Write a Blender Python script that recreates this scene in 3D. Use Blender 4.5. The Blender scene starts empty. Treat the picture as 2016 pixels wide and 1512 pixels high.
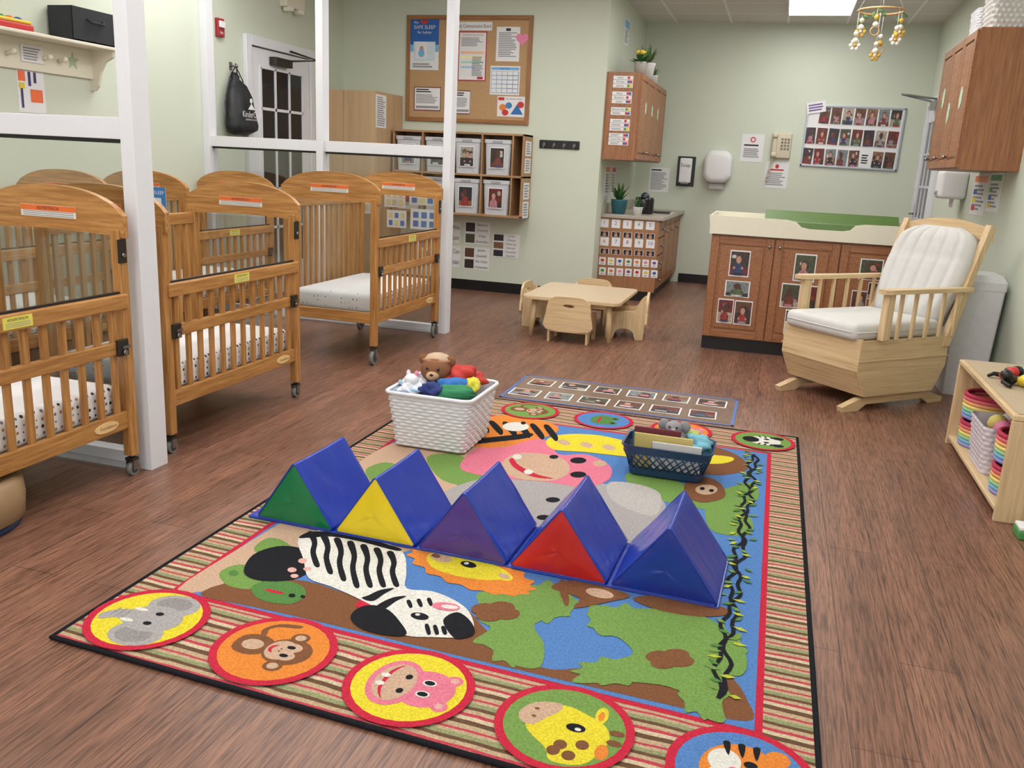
import bpy, bmesh, math, random
from math import sin, cos, pi, radians
from mathutils import Vector, Matrix
from mathutils.geometry import tessellate_polygon
random.seed(7)
S = bpy.context.scene
S.view_settings.view_transform = 'Standard'
S.view_settings.look = 'None'
S.view_settings.exposure = 0.0
COL = S.collection

# ------------------------------------------------------------------ camera
FPX = 1710.0; CH = 1.3
PI_, RO, YA = radians(14.26), radians(2.86), radians(-16.23)
fw = Vector((sin(YA)*cos(PI_), cos(YA)*cos(PI_), -sin(PI_)))
r0 = Vector((cos(YA), -sin(YA), 0)); u0 = r0.cross(fw)
rr = cos(RO)*r0 + sin(RO)*u0
uu = -sin(RO)*r0 + cos(RO)*u0
CP = Vector((0, 0, CH))
cd = bpy.data.cameras.new('camera'); cam = bpy.data.objects.new('camera', cd); COL.objects.link(cam)
cd.sensor_width = 36; cd.lens = FPX/2016*36; cd.clip_start = .02
Mc = Matrix.Identity(4)
for i in range(3):
    Mc[i][0] = rr[i]; Mc[i][1] = uu[i]; Mc[i][2] = -fw[i]; Mc[i][3] = CP[i]
cam.matrix_world = Mc
S.camera = cam

def at(u, v, axis, val):
    """photogrammetry: surveyed point of the reference on a known wall/floor plane"""
    d = fw*FPX + rr*(u-1008) - uu*(v-756)
    return CP + d*((val-CP[axis])/d[axis])
def fl(u, v, z=0.0):
    return at(u, v, 2, z)

# ------------------------------------------------------------------ materials
def lin(c):
    return tuple(((x/255)/12.92 if x/255 <= .04045 else ((x/255+.055)/1.055)**2.4) for x in c)
MATS = {}
def newmat(key):
    m = bpy.data.materials.new(key); m.use_nodes = True
    nt = m.node_tree; nt.nodes.clear()
    out = nt.nodes.new('ShaderNodeOutputMaterial'); b = nt.nodes.new('ShaderNodeBsdfPrincipled')
    nt.links.new(b.outputs[0], out.inputs[0])
    return m, nt, b
def mixn(nt, a, b, fac):
    n = nt.nodes.new('ShaderNodeMix'); n.data_type = 'RGBA'
    for sock, val in ((n.inputs[6], a), (n.inputs[7], b), (n.inputs[0], fac)):
        if isinstance(val, bpy.types.NodeSocket): nt.links.new(val, sock)
        elif isinstance(val, tuple): sock.default_value = (*val[:3], 1)
        else: sock.default_value = val
    return n.outputs[2]
def coords(nt, scale=(1, 1, 1)):
    tc = nt.nodes.new('ShaderNodeTexCoord'); mp = nt.nodes.new('ShaderNodeMapping')
    mp.inputs['Scale'].default_value = scale
    nt.links.new(tc.outputs['Object'], mp.inputs[0]); return mp.outputs[0]
def noise(nt, vec, scale, detail=3, rough=.5):
    n = nt.nodes.new('ShaderNodeTexNoise'); n.inputs['Scale'].default_value = scale
    n.inputs['Detail'].default_value = detail; n.inputs['Roughness'].default_value = rough
    nt.links.new(vec, n.inputs['Vector']); return n.outputs[0]
def ramp(nt, fac, stops, const=False):
    n = nt.nodes.new('ShaderNodeValToRGB'); e = n.color_ramp.elements
    if const: n.color_ramp.interpolation = 'CONSTANT'
    while len(e) < len(stops): e.new(0.5)
    for el, (p, c) in zip(e, stops):
        el.position = p; el.color = (*c, 1)
    nt.links.new(fac, n.inputs[0]); return n.outputs[0]
def bumpn(nt, b, h, strength, dist=.005):
    n = nt.nodes.new('ShaderNodeBump'); n.inputs['Strength'].default_value = strength
    n.inputs['Distance'].default_value = dist
    nt.links.new(h, n.inputs['Height']); nt.links.new(n.outputs[0], b.inputs['Normal'])
def P(key, rgb, rough=.5, metal=0, var=.05, ns=25, bump=0, bs=200, spec=.5, bd=.003):
    if key in MATS: return MATS[key]
    m, nt, b = newmat(key); c = lin(rgb)
    v = coords(nt); n = noise(nt, v, ns)
    nt.links.new(mixn(nt, tuple(x*(1-var*2) for x in c), tuple(min(1, x*(1+var*2)) for x in c), n), b.inputs['Base Color'])
    b.inputs['Roughness'].default_value = rough; b.inputs['Metallic'].default_value = metal
    b.inputs['Specular IOR Level'].default_value = spec
    if bump: bumpn(nt, b, noise(nt, v, bs), bump, bd)
    MATS[key] = m; return m
def wood(key, c1, c2, axis=2, rough=.4, s=55):
    k = key+'_'+'xyz'[axis]
    if k in MATS: return MATS[k]
    m, nt, b = newmat(k); sc = [s, s, s]; sc[axis] = s*.05
    v = coords(nt, tuple(sc)); n = noise(nt, v, 1, 5, .7)
    a1, a2 = lin(c1), lin(c2)
    c = ramp(nt, n, [(.28, tuple(x*.72 for x in a1)), (.42, a1), (.68, a2)]); nt.links.new(c, b.inputs['Base Color'])
    b.inputs['Roughness'].default_value = rough
    MATS[k] = m; return m
def crib_w(a): return wood('honey_oak', (162, 112, 58), (202, 150, 88), a, .36, 80)
def cab_w(a): return wood('warm_oak', (142, 92, 58), (168, 116, 76), a, .4, 80)
def map_w(a): return wood('light_maple', (204, 176, 134), (224, 198, 158), a, .45, 50)
def war_w(a): return wood('maple_veneer', (188, 158, 120), (200, 170, 132), a, .45, 14)
def glassm():
    if 'plexi' in MATS: return MATS['plexi']
    m = bpy.data.materials.new('plexi'); m.use_nodes = True; nt = m.node_tree; nt.nodes.clear()
    o = nt.nodes.new('ShaderNodeOutputMaterial'); t = nt.nodes.new('ShaderNodeBsdfTransparent'); g = nt.nodes.new('ShaderNodeBsdfGlossy')
    g.inputs['Roughness'].default_value = .1; t.inputs[0].default_value = (.95, .965, .96, 1)
    mx = nt.nodes.new('ShaderNodeMixShader'); mx.inputs[0].default_value = .09
    nt.links.new(t.outputs[0], mx.inputs[1]); nt.links.new(g.outputs[0], mx.inputs[2]); nt.links.new(mx.outputs[0], o.inputs[0])
    MATS['plexi'] = m; return m
def emis(key, rgb, st):
    if key in MATS: return MATS[key]
    m, nt, b = newmat(key)
    b.inputs['Base Color'].default_value = (*lin(rgb), 1); b.inputs['Emission Color'].default_value = (*lin(rgb), 1)
    b.inputs['Emission Strength'].default_value = st
    MATS[key] = m; return m
WHITE = P('paper_white', (230, 231, 233), .6, var=.01)
BLACK = P('black', (22, 22, 24), .4)
INK = P('ink', (45, 45, 52), .7, var=0)
GREY = P('grey_text', (150, 150, 155), .7, var=0)
TRIM = P('white_paint', (224, 226, 232), .4, var=.01)
STEEL = P('steel', (150, 150, 150), .3, 1)
DKMET = P('dark_metal', (70, 66, 60), .4, .8)
RED = P('red', (196, 46, 46), .5); BLUE = P('blue', (44, 90, 170), .5); YEL = P('yellow', (228, 202, 56), .5)
ORG = P('orange', (225, 130, 56), .5); GRN = P('green', (74, 144, 76), .5); PINK = P('pink', (230, 134, 170), .5)
SKIN = P('photo_skin', (190, 142, 122), .6, var=.15, ns=90); DKSKIN = P('photo_dark_skin', (84, 58, 46), .6, var=.2, ns=90)
CREAM = P('cream', (226, 222, 204), .5, var=.02)

# ------------------------------------------------------------------ mesh builder
def tess(loops):
    N = sum(len(l) for l in loops)
    tri = [tuple(t) for t in tessellate_polygon([[Vector(p) for p in l] for l in loops])]
    ok = tri and all(i < N for t in tri for i in t)
    if ok: return [t for t in tri if len(set(t)) == 3]
    return [tuple(range(len(loops[0])))]
TXT = {}
def textgeo(s):
    if s in TXT: return TXT[s]
    c = bpy.data.curves.new('t', 'FONT'); c.body = s; c.size = 1; c.resolution_u = 2; c.align_x = 'CENTER'; c.align_y = 'CENTER'
    o = bpy.data.objects.new('t', c)
    me = bpy.data.meshes.new_from_object(o)
    g = ([v.co.copy() for v in me.vertices], [list(p.vertices) for p in me.polygons])
    bpy.data.objects.remove(o); bpy.data.curves.remove(c); bpy.data.meshes.remove(me)
    TXT[s] = g; return g

class MB:
    def __init__(s): s.v = []; s.f = []; s.m = []; s.s = []; s.mats = []; s.M = Matrix.Identity(4); s.cnt = 0
    def mi(s, mat):
        if mat not in s.mats: s.mats.append(mat)
        return s.mats.index(mat)
    def add(s, vs, fs, mat, smooth=False):
        b = len(s.v); k = s.mi(mat)
        s.v += [s.M @ Vector(v) for v in vs]
        for f in fs: s.f.append([b+i for i in f]); s.m.append(k); s.s.append(smooth)
        return s
    def box(s, x0, y0, z0, x1, y1, z1, mat, bev=0, R=None):
        x0, x1 = min(x0, x1), max(x0, x1); y0, y1 = min(y0, y1), max(y0, y1); z0, z1 = min(z0, z1), max(z0, z1)
        c = Vector(((x0+x1)/2, (y0+y1)/2, (z0+z1)/2))
        if bev:
            bm = bmesh.new(); bmesh.ops.create_cube(bm, size=1)
            for v in bm.verts: v.co = Vector((v.co.x*(x1-x0), v.co.y*(y1-y0), v.co.z*(z1-z0)))
            bmesh.ops.bevel(bm, geom=bm.edges[:], offset=bev, segments=2 if bev < .012 else 4, profile=.5, affect='EDGES')
            bm.verts.index_update(); vs = [v.co.copy() for v in bm.verts]; fs = [[v.index for v in f.verts] for f in bm.faces]; bm.free()
        else:
            h = Vector((x1-x0, y1-y0, z1-z0))/2
            vs = [Vector((a*h.x, b*h.y, d*h.z)) for a in (-1, 1) for b in (-1, 1) for d in (-1, 1)]
            fs = [(0, 1, 3, 2), (4, 6, 7, 5), (0, 4, 5, 1), (2, 3, 7, 6), (0, 2, 6, 4), (1, 5, 7, 3)]
        if R: vs = [R @ v for v in vs]
        return s.add([v+c for v in vs], fs, mat, bev >= .012)
    def tube(s, pts, r, mat, n=10, r1=None, closed=False):
        pts = [Vector(p) for p in pts]; N = len(pts); vs = []; fs = []
        rs = r if isinstance(r, (list, tuple)) else [r+((r1-r)*i/(N-1) if r1 is not None else 0) for i in range(N)]
        prev = None
        for i, p in enumerate(pts):
            if closed: t = pts[(i+1) % N]-pts[i-1]
            else: t = pts[min(i+1, N-1)]-pts[max(i-1, 0)]
            t.normalize()
            a = prev if prev is not None else (Vector((0, 0, 1)) if abs(t.z) < .9 else Vector((1, 0, 0)))
            x = (a-t*a.dot(t)).normalized(); prev = x; y = t.cross(x)
            for k in range(n):
                an = 2*pi*k/n; vs.append(p+(x*cos(an)+y*sin(an))*rs[i])
        for i in range(N if closed else N-1):
            j = (i+1) % N
            for k in range(n): fs.append((i*n+k, i*n+(k+1) % n, j*n+(k+1) % n, j*n+k))
        s.add(vs, fs, mat, True)
        if not closed:
            b = len(s.v)-N*n; k_ = s.mi(mat)
            s.f.append([b+k for k in range(n)][::-1]); s.m.append(k_); s.s.append(False)
            s.f.append([b+(N-1)*n+k for k in range(n)]); s.m.append(k_); s.s.append(False)
        return s
    def cyl(s, p0, p1, r, mat, n=16, r1=None): return s.tube([p0, p1], r, mat, n, r1)
    def sph(s, c, r, mat, n=16, R=None):
        if not isinstance(r, (tuple, list)): r = (r, r, r)
        vs = []; fs = []; m = n//2
        for i in range(m+1):
            for k in range(n):
                a = pi*i/m; b = 2*pi*k/n
                p = Vector((sin(a)*cos(b)*r[0], sin(a)*sin(b)*r[1], cos(a)*r[2]))
                vs.append((R @ p if R else p)+Vector(c))
        for i in range(m):
            for k in range(n): fs.append((i*n+k, (i+1)*n+k, (i+1)*n+(k+1) % n, i*n+(k+1) % n))
        return s.add(vs, fs, mat, True)
    def loft(s, rings, mat, cap0=True, cap1=True, smooth=True):
        n = len(rings[0]); vs = [v for r in rings for v in r]; fs = []
        for i in range(len(rings)-1):
            for k in range(n): fs.append((i*n+k, i*n+(k+1) % n, (i+1)*n+(k+1) % n, (i+1)*n+k))
        if cap0: fs.append(list(range(n))[::-1])
        if cap1: fs.append([(len(rings)-1)*n+k for k in range(n)])
        return s.add(vs, fs, mat, smooth)
    def lathe(s, prof, mat, c=(0, 0, 0), n=28, smooth=True):
        c = Vector(c)
        return s.loft([[c+Vector((r*cos(2*pi*k/n), r*sin(2*pi*k/n), z)) for k in range(n)] for r, z in prof], mat, True, True, smooth)
    def prism(s, loops, a0, a1, mat, plane='xy'):
        if not isinstance(loops[0][0], (tuple, list)): loops = [loops]
        def mk(p, a):
            return Vector((p[0], p[1], a)) if plane == 'xy' else Vector((p[0], a, p[1])) if plane == 'xz' else Vector((a, p[0], p[1]))
        flat = [p for l in loops for p in l]; N = len(flat)
        tri = tess([[(p[0], p[1], 0) for p in l] for l in loops])
        vs = [mk(p, a0) for p in flat]+[mk(p, a1) for p in flat]
        fs = [tuple(t) for t in tri]+[tuple(N+i for i in t[::-1]) for t in tri]; b = 0
        for l in loops:
            n = len(l)
            for i in range(n): fs.append((b+i, b+(i+1) % n, N+b+(i+1) % n, N+b+i))
            b += n
        return s.add(vs, fs, mat)
    def flat(s, pts, mat):
        return s.add(pts, tess([[tuple(p) for p in pts]]), mat)
    def rect(s, x0, y0, x1, y1, z, mat): return s.add([(x0, y0, z), (x1, y0, z), (x1, y1, z), (x0, y1, z)], [(0, 1, 2, 3)], mat)
    def ell(s, cx, cy, rx, ry, z, mat, n=20):
        return s.add([(cx+rx*cos(2*pi*k/n), cy+ry*sin(2*pi*k/n), z) for k in range(n)], [list(range(n))], mat)
    def text(s, t, x, y, size, z, mat, maxw=None):
        vs, fs = textgeo(t)
        if not vs: return s
        w = max(v.x for v in vs)-min(v.x for v in vs); sx = size
        if maxw and w*size > maxw: sx = maxw/w
        return s.add([(x+v.x*sx, y+v.y*size, z) for v in vs], fs, mat)
    def mesh(s, name):
        me = bpy.data.meshes.new(name); me.from_pydata([tuple(v) for v in s.v], [], s.f)
        for m in s.mats: me.materials.append(m)
        me.polygons.foreach_set('material_index', s.m); me.polygons.foreach_set('use_smooth', s.s)
        me.validate(); me.update(); bm = bmesh.new(); bm.from_mesh(me)
        bmesh.ops.recalc_face_normals(bm, faces=bm.faces[:])
        bm.to_mesh(me); bm.free()
        return me

def T(x, y, z=0, rz=0): return Matrix.Translation((x, y, z)) @ Matrix.Rotation(rz, 4, 'Z')
def thing(name, M, label, cat, group=None):
    o = bpy.data.objects.new(name, None); o.empty_display_size = .05; COL.objects.link(o)
    o.matrix_world = M; o['label'] = label; o['category'] = cat
    if group: o['group'] = group
    return o
def put(mb, name, M, label, cat, group=None):
    o = bpy.data.objects.new(name, mb.mesh(name)); COL.objects.link(o); o.matrix_world = M
    o['label'] = label; o['category'] = cat
    if group: o['group'] = group
    return o
def part(mb, name, parent, label=None):
    o = bpy.data.objects.new(name, mb.mesh(name)); COL.objects.link(o); o.parent = parent
    if label: o['label'] = label
    return o
def struct(mb, name):
    o = bpy.data.objects.new(name, mb.mesh(name)); COL.objects.link(o); o['kind'] = 'structure'; return o
def dup(root, M, label=None):
    def rec(o, par):
        c = o.copy(); COL.objects.link(c); c.parent = par
        for ch in list(o.children): rec(ch, c)
    kids = list(root.children)
    c = root.copy(); COL.objects.link(c)
    for k in kids: rec(k, c)
    c.matrix_world = M
    if label: c['label'] = label
    return c

# wall frames: local x right, y up, z out of the wall
def frame(axis, val, sign, c):
    if axis == 1: ex, ez = Vector((1, 0, 0)), Vector((0, -1, 0))
    elif sign > 0: ex, ez = Vector((0, 1, 0)), Vector((1, 0, 0))
    else: ex, ez = Vector((0, -1, 0)), Vector((-1, 0, 0))
    ey = Vector((0, 0, 1)); M = Matrix.Identity(4)
    for i in range(3): M[i][0] = ex[i]; M[i][1] = ey[i]; M[i][2] = ez[i]; M[i][3] = c[i]
    return M
XL, XR, YC, YB, XN, ZC = -4.45, 1.41, 8.52, 10.7, -1.71, 2.94
WALL = {'cork': (1, YC, 0), 'back': (1, YB, 0), 'left': (0, XL, 1), 'right': (0, XR, -1), 'niche': (0, XN, 1)}
def onwall(w, a, b, c, d, off=0.0):
    axis, val, sg = WALL[w] if isinstance(w, str) else w
    val = val - off if axis == 1 else val + sg*off
    um, vm = (a+c)/2, (b+d)/2; C = at(um, vm, axis, val)
    W_ = (at(c, vm, axis, val)-at(a, vm, axis, val)).length; H_ = abs(at(um, b, axis, val).z-at(um, d, axis, val).z)
    return frame(axis, val, sg, C), W_, H_
def card(name, label, cat, M, w, h, ops, bg=None, th=.003, group=None):
    mb = MB(); mb.box(-w/2, -h/2, 0, w/2, h/2, th, bg or WHITE); z = th
    def X(a): return (a-.5)*w
    def Y(a): return (a-.5)*h
    for op in ops:
        z += .0005; k = op[0]
        if k == 'r': mb.rect(X(op[1]), Y(op[2]), X(op[3]), Y(op[4]), z, op[5])
        elif k == 'e': mb.ell(X(op[1]), Y(op[2]), op[3]*w, op[4]*h, z, op[5])
        elif k == 'p': mb.add([(X(a), Y(b), z) for a, b in op[1]], [list(range(len(op[1])))], op[2])
        elif k == 't': mb.text(op[4], X(op[1]), Y(op[2]), op[3]*h, z, op[5], w*(op[6] if len(op) > 6 else .92))
        elif k == 'l':
            n = op[5]
            for i in range(n):
                y = op[4]-(op[4]-op[2])*(i+.5)/n; hh = (op[4]-op[2])/n*.28
                x1 = op[1]+(op[3]-op[1])*random.uniform(.65, 1)
                mb.rect(X(op[1]), Y(y-hh), X(x1), Y(y+hh), z, op[6])
    return put(mb, name, M, label, cat, group)
BGS = [P('ph_%d' % i, c, .35, var=.4, ns=45) for i, c in enumerate([(104, 44, 40), (52, 48, 56), (120, 128, 130), (128, 96, 72), (74, 78, 60), (168, 156, 144), (96, 66, 52), (60, 50, 46)])]
CLO = [P('cl_%d' % i, c, .5, var=.3, ns=70) for i, c in enumerate([(150, 52, 50), (52, 66, 104), (176, 120, 130), (44, 46, 60), (140, 140, 144), (84, 104, 76), (190, 188, 184), (120, 60, 54)])]
def photo_ops(b=.05):
    sk = random.choice([SKIN, SKIN, DKSKIN]); cx = random.uniform(.38, .62); cl = random.choice(CLO); hy = random.uniform(.55, .66)
    ops = [('r', b, b, 1-b, 1-b, random.choice(BGS)), ('r', b, b, 1-b, random.uniform(.25, .5), random.choice(BGS))]
    for _ in range(3):
        ops.append(('e', random.uniform(.2, .8), random.uniform(.2, .8), random.uniform(.06, .14), random.uniform(.05, .12), random.choice(BGS+CLO)))
    ops += [('p', [(cx-.28, b), (cx+.28, b), (cx+.22, hy-.24), (cx+.08, hy-.12), (cx-.08, hy-.12), (cx-.22, hy-.24)], cl),
            ('e', cx, hy+.03, .15, .17, DKSKIN), ('e', cx, hy-.01, .125, .14, sk),
            ('e', cx-.2, hy-.32, .06, .05, sk), ('e', cx+.2, hy-.32, .06, .05, sk), ('r', cx-.2, b, cx+.2, b+.1, random.choice(CLO))]
    return ops
def photo(M, w, h, group, label='small photo print of a child'):
    return card('photograph', label, 'photo', M, w, h, photo_ops(), th=.002, group=group)

# ------------------------------------------------------------------ room shell
def wallmat():
    m, nt, b = newmat('wall_paint'); v = coords(nt); n = noise(nt, v, 3)
    nt.links.new(mixn(nt, lin((204, 212, 196)), lin((208, 216, 200)), n), b.inputs['Base Color'])
    b.inputs['Roughness'].default_value = .6; bumpn(nt, b, noise(nt, v, 90), .08, .002); return m
def mulc(nt, a, c, f=1):
    n = nt.nodes.new('ShaderNodeMix'); n.data_type = 'RGBA'; n.blend_type = 'MULTIPLY'; n.inputs[0].default_value = f
    nt.links.new(a, n.inputs[6]); nt.links.new(c, n.inputs[7]); return n.outputs[2]
def floormat():
    m, nt, b = newmat('floor_planks'); tc = nt.nodes.new('ShaderNodeTexCoord')
    sp = nt.nodes.new('ShaderNodeSeparateXYZ'); nt.links.new(tc.outputs['Object'], sp.inputs[0])
    cb = nt.nodes.new('ShaderNodeCombineXYZ'); nt.links.new(sp.outputs[1], cb.inputs[0]); nt.links.new(sp.outputs[0], cb.inputs[1])
    bk = nt.nodes.new('ShaderNodeTexBrick'); nt.links.new(cb.outputs[0], bk.inputs['Vector'])
    bk.inputs['Scale'].default_value = 1; bk.inputs['Brick Width'].default_value = 1.2; bk.inputs['Row Height'].default_value = .155
    bk.inputs['Mortar Size'].default_value = .0016; bk.offset = .37; bk.inputs['Mortar Smooth'].default_value = .3
    bk.inputs['Color1'].default_value = (*lin((136, 98, 80)), 1); bk.inputs['Color2'].default_value = (*lin((120, 85, 69)), 1)
    bk.inputs['Mortar'].default_value = (*lin((78, 54, 44)), 1)
    def ns(sc, det, ro=.5):
        mp = nt.nodes.new('ShaderNodeMapping'); mp.inputs['Scale'].default_value = sc; nt.links.new(cb.outputs[0], mp.inputs[0])
        return noise(nt, mp.outputs[0], 1, det, ro)
    n1 = ns((4, 80, 1), 5, .7); n2 = ns((1.2, 14, 1), 3); n3 = ns((8, 180, 1), 4, .65)
    g1 = ramp(nt, n1, [(.34, (.5, .47, .46)), (.5, (1, 1, 1)), (.75, (1.12, 1.1, 1.08))])
    g2 = ramp(nt, n2, [(.3, (.8, .79, .78)), (.7, (1.22, 1.2, 1.18))])
    g3 = ramp(nt, n3, [(.38, (.52, .49, .48)), (.56, (1.14, 1.14, 1.14))])
    nt.links.new(mulc(nt, mulc(nt, mulc(nt, bk.outputs[0], g1), g2), g3), b.inputs['Base Color'])
    b.inputs['Roughness'].default_value = .36; bumpn(nt, b, n1, .15, .001); return m
def ceilmat():
    m, nt, b = newmat('ceiling_tiles'); tc = nt.nodes.new('ShaderNodeTexCoord'); mp = nt.nodes.new('ShaderNodeMapping')
    mp.inputs['Location'].default_value = (.145+6.1, -10.09+12.2, 0); nt.links.new(tc.outputs['Object'], mp.inputs[0])
    bk = nt.nodes.new('ShaderNodeTexBrick'); nt.links.new(mp.outputs[0], bk.inputs['Vector']); bk.offset = 0
    bk.inputs['Scale'].default_value = 1; bk.inputs['Brick Width'].default_value = .61; bk.inputs['Row Height'].default_value = .61
    bk.inputs['Mortar Size'].default_value = .012; bk.inputs['Mortar Smooth'].default_value = 0
    bk.inputs['Color1'].default_value = (*lin((222, 220, 215)), 1); bk.inputs['Color2'].default_value = (*lin((216, 214, 209)), 1)
    bk.inputs['Mortar'].default_value = (*lin((245, 245, 246)), 1)
    v = coords(nt); n = ramp(nt, noise(nt, v, 120, 2), [(.35, (.8, .8, .8)), (.5, (1, 1, 1))])
    nt.links.new(mulc(nt, bk.outputs[0], n, .7), b.inputs['Base Color'])
    b.inputs['Roughness'].default_value = .9; return m
WM = wallmat()
Y0 = -2.2
struct(MB().box(XL-.1, Y0, -.1, XR+.1, YB+.1, 0, floormat()), 'floor')
struct(MB().box(XL-.1, Y0, ZC, XR+.1, YB+.1, ZC+.1, ceilmat()), 'ceiling')
struct(MB().box(XL-.1, Y0, 0, XL, YC, ZC, WM), 'wall_left')
struct(MB().box(XL-.1, YC, 0, XN, YB+.1, ZC, WM), 'wall_center')
struct(MB().box(XN, YB, 0, XR+.1, YB+.1, ZC, WM), 'wall_back')
struct(MB().box(XR, Y0, 0, XR+.1, YB, ZC, WM), 'wall_right')
BB = P('baseboard_black', (16, 16, 18), .4)
struct(MB().box(-3.78, YC-.012, 0, XN+.012, YC, .105, BB).box(XN, YC-.012, 0, XN+.012, 8.78, .105, BB), 'baseboard_center')
struct(MB().box(-1.08, YB-.012, 0, XR, YB, .105, BB), 'baseboard_back')
struct(MB().box(XR-.012, Y0, 0, XR, 9.3, .105, BB), 'baseboard_right')
struct(MB().box(XL, Y0, 0, XL+.012, 6.7, .105, BB), 'baseboard_left')

# ceiling lights; the unseen crib-area panels are added to brighten that side
LP = emis('light_diffuser', (255, 252, 249), 10.2)
for (lx, ly) in ((.16, 9.48), (.16, 6.43), (.16, 3.38), (.16, .33), (-.45, 8.1), (-2.28, 6.8), (-2.28, 4.4), (-2.28, 1.6), (-3.8, 5.6), (-3.8, 2.6), (-1.06, 5.2), (-1.67, -.9), (-1.06, 2.7)):
    t = thing('ceiling_light', T(lx, ly, ZC), 'white recessed fluorescent ceiling panel light', 'light', 'ceiling panel lights')
    part(MB().box(-.3, -.605, -.012, .3, .605, -.006, LP), 'diffuser', t)
    f = MB()
    for a in (-1, 1):
        f.box(a*.3, -.62, -.018, a*.315, .62, 0, TRIM); f.box(-.3, a*.605, -.018, .3, a*.62, 0, TRIM)
    part(f, 'frame', t)
wld = bpy.data.worlds.new('world'); S.world = wld; wld.use_nodes = True
wld.node_tree.nodes['Background'].inputs[0].default_value = (1, .98, .97, 1); wld.node_tree.nodes['Background'].inputs[1].default_value = 1.6

# ------------------------------------------------------------------ rug
Z0 = .010
rg = MB()
def carpet(key, rgb):
    return P('c_'+key, rgb, .95, var=.26, ns=170, bump=.8, bs=420, spec=.1)
def stripemat():
    m, nt, b = newmat('rug_stripes'); tc = nt.nodes.new('ShaderNodeTexCoord')
    sp = nt.nodes.new('ShaderNodeSeparateXYZ'); nt.links.new(tc.outputs['Object'], sp.inputs[0])
    wob = noise(nt, tc.outputs['Object'], 6)
    def mth(op, a, c):
        n = nt.nodes.new('ShaderNodeMath'); n.operation = op
        for i, q in enumerate((a, c)):
            if q is None: continue
            if isinstance(q, (int, float)): n.inputs[i].default_value = q
            else: nt.links.new(q, n.inputs[i])
        return n.outputs[0]
    y = mth('ADD', sp.outputs[1], mth('MULTIPLY', sp.outputs[0], .045)); y = mth('ADD', y, mth('MULTIPLY', wob, .02))
    fr = mth('FRACT', mth('MULTIPLY', y, 8.4), None)
    tan, br, rd, gn, be = lin((178, 156, 124)), lin((96, 66, 42)), lin((180, 58, 72)), lin((136, 142, 100)), lin((196, 180, 150))
    c = ramp(nt, fr, [(0, tan), (.14, br), (.28, be), (.40, rd), (.5, tan), (.62, br), (.72, gn), (.84, tan), (.93, rd)], True)
    g = ramp(nt, noise(nt, tc.outputs['Object'], 170, 2), [(.3, (.66, .66, .66)), (.7, (1.15, 1.15, 1.15))])
    nt.links.new(mulc(nt, c, g), b.inputs['Base Color'])
    b.inputs['Roughness'].default_value = .95; return m
cRED = carpet('red', (188, 44, 66)); cBLK = carpet('black', (32, 33, 38)); cWHT = carpet('white', (222, 218, 206)); cGRY = carpet('grey', (162, 158, 158))
cGRN = carpet('green', (114, 148, 78)); cDGR = carpet('dkgreen', (84, 128, 68)); cBLU = carpet('blue', (84, 126, 184)); cBRN = carpet('brown', (122, 82, 56))
cTAN = carpet('tan', (192, 162, 138)); cORG = carpet('orange', (222, 130, 58)); cYEL = carpet('yellow', (226, 200, 56)); cPNK = carpet('pink', (214, 118, 140))
cLPK = carpet('lpink', (220, 166, 158))
RA, RB_, RC, RD = Vector((-1.735, 1.66, 0)), Vector((.235, 1.565, 0)), Vector((.225, 4.50, 0)), Vector((-1.75, 4.51, 0))
def rq(s, t):
    return (RA*(1-s)+RB_*s)*(1-t)+(RD*(1-s)+RC*s)*t
def zz(lv):
    rg.cnt += 1; return Z0+.0004*lv+.000005*rg.cnt
def smooth(pts, sub=4):
    n = len(pts); out = []
    for i in range(n):
        p0, p1, p2, p3 = pts[i-1], pts[i], pts[(i+1) % n], pts[(i+2) % n]
        for k in range(sub):
            t = k/sub
            out.append(tuple(.5*((2*p1[j])+(-p0[j]+p2[j])*t+(2*p0[j]-5*p1[j]+4*p2[j]-p3[j])*t*t+(-p0[j]+3*p1[j]-3*p2[j]+p3[j])*t**3) for j in range(2)))
    return out
def px(pts, mat, lv, sm=True):
    p = smooth(pts) if sm else pts; z = zz(lv)
    q = [fl(a, b) for a, b in p]
    rg.flat([(v.x, v.y, z) for v in q], mat)
def pe(u, v, ru, rv, mat, lv, ang=0, n=20):
    px([(u+ru*cos(2*pi*k/n)*cos(ang)-rv*sin(2*pi*k/n)*sin(ang), v+ru*cos(2*pi*k/n)*sin(ang)+rv*sin(2*pi*k/n)*cos(ang)) for k in range(n)], mat, lv, False)
corn = [RA, RB_, RC, RD]
rg.prism([(p.x, p.y) for p in corn], .0, Z0, cBLK, 'xy')
def quad(c, mat, lv):
    z = zz(lv); rg.add([(p.x, p.y, z) for p in c], [(0, 1, 2, 3)], mat)
def field(l, r, n, f):
    return [rq(l/1.97, n/2.9), rq(1-r/1.97, n/2.9), rq(1-r/1.97, 1-f/2.9), rq(l/1.97, 1-f/2.9)]
quad(field(.009, .009, .009, .009), stripemat(), 1)
quad(field(.127, .127, .327, .327), cRED, 2)
quad(field(.146, .146, .346, .346), cBLU, 3)
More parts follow.
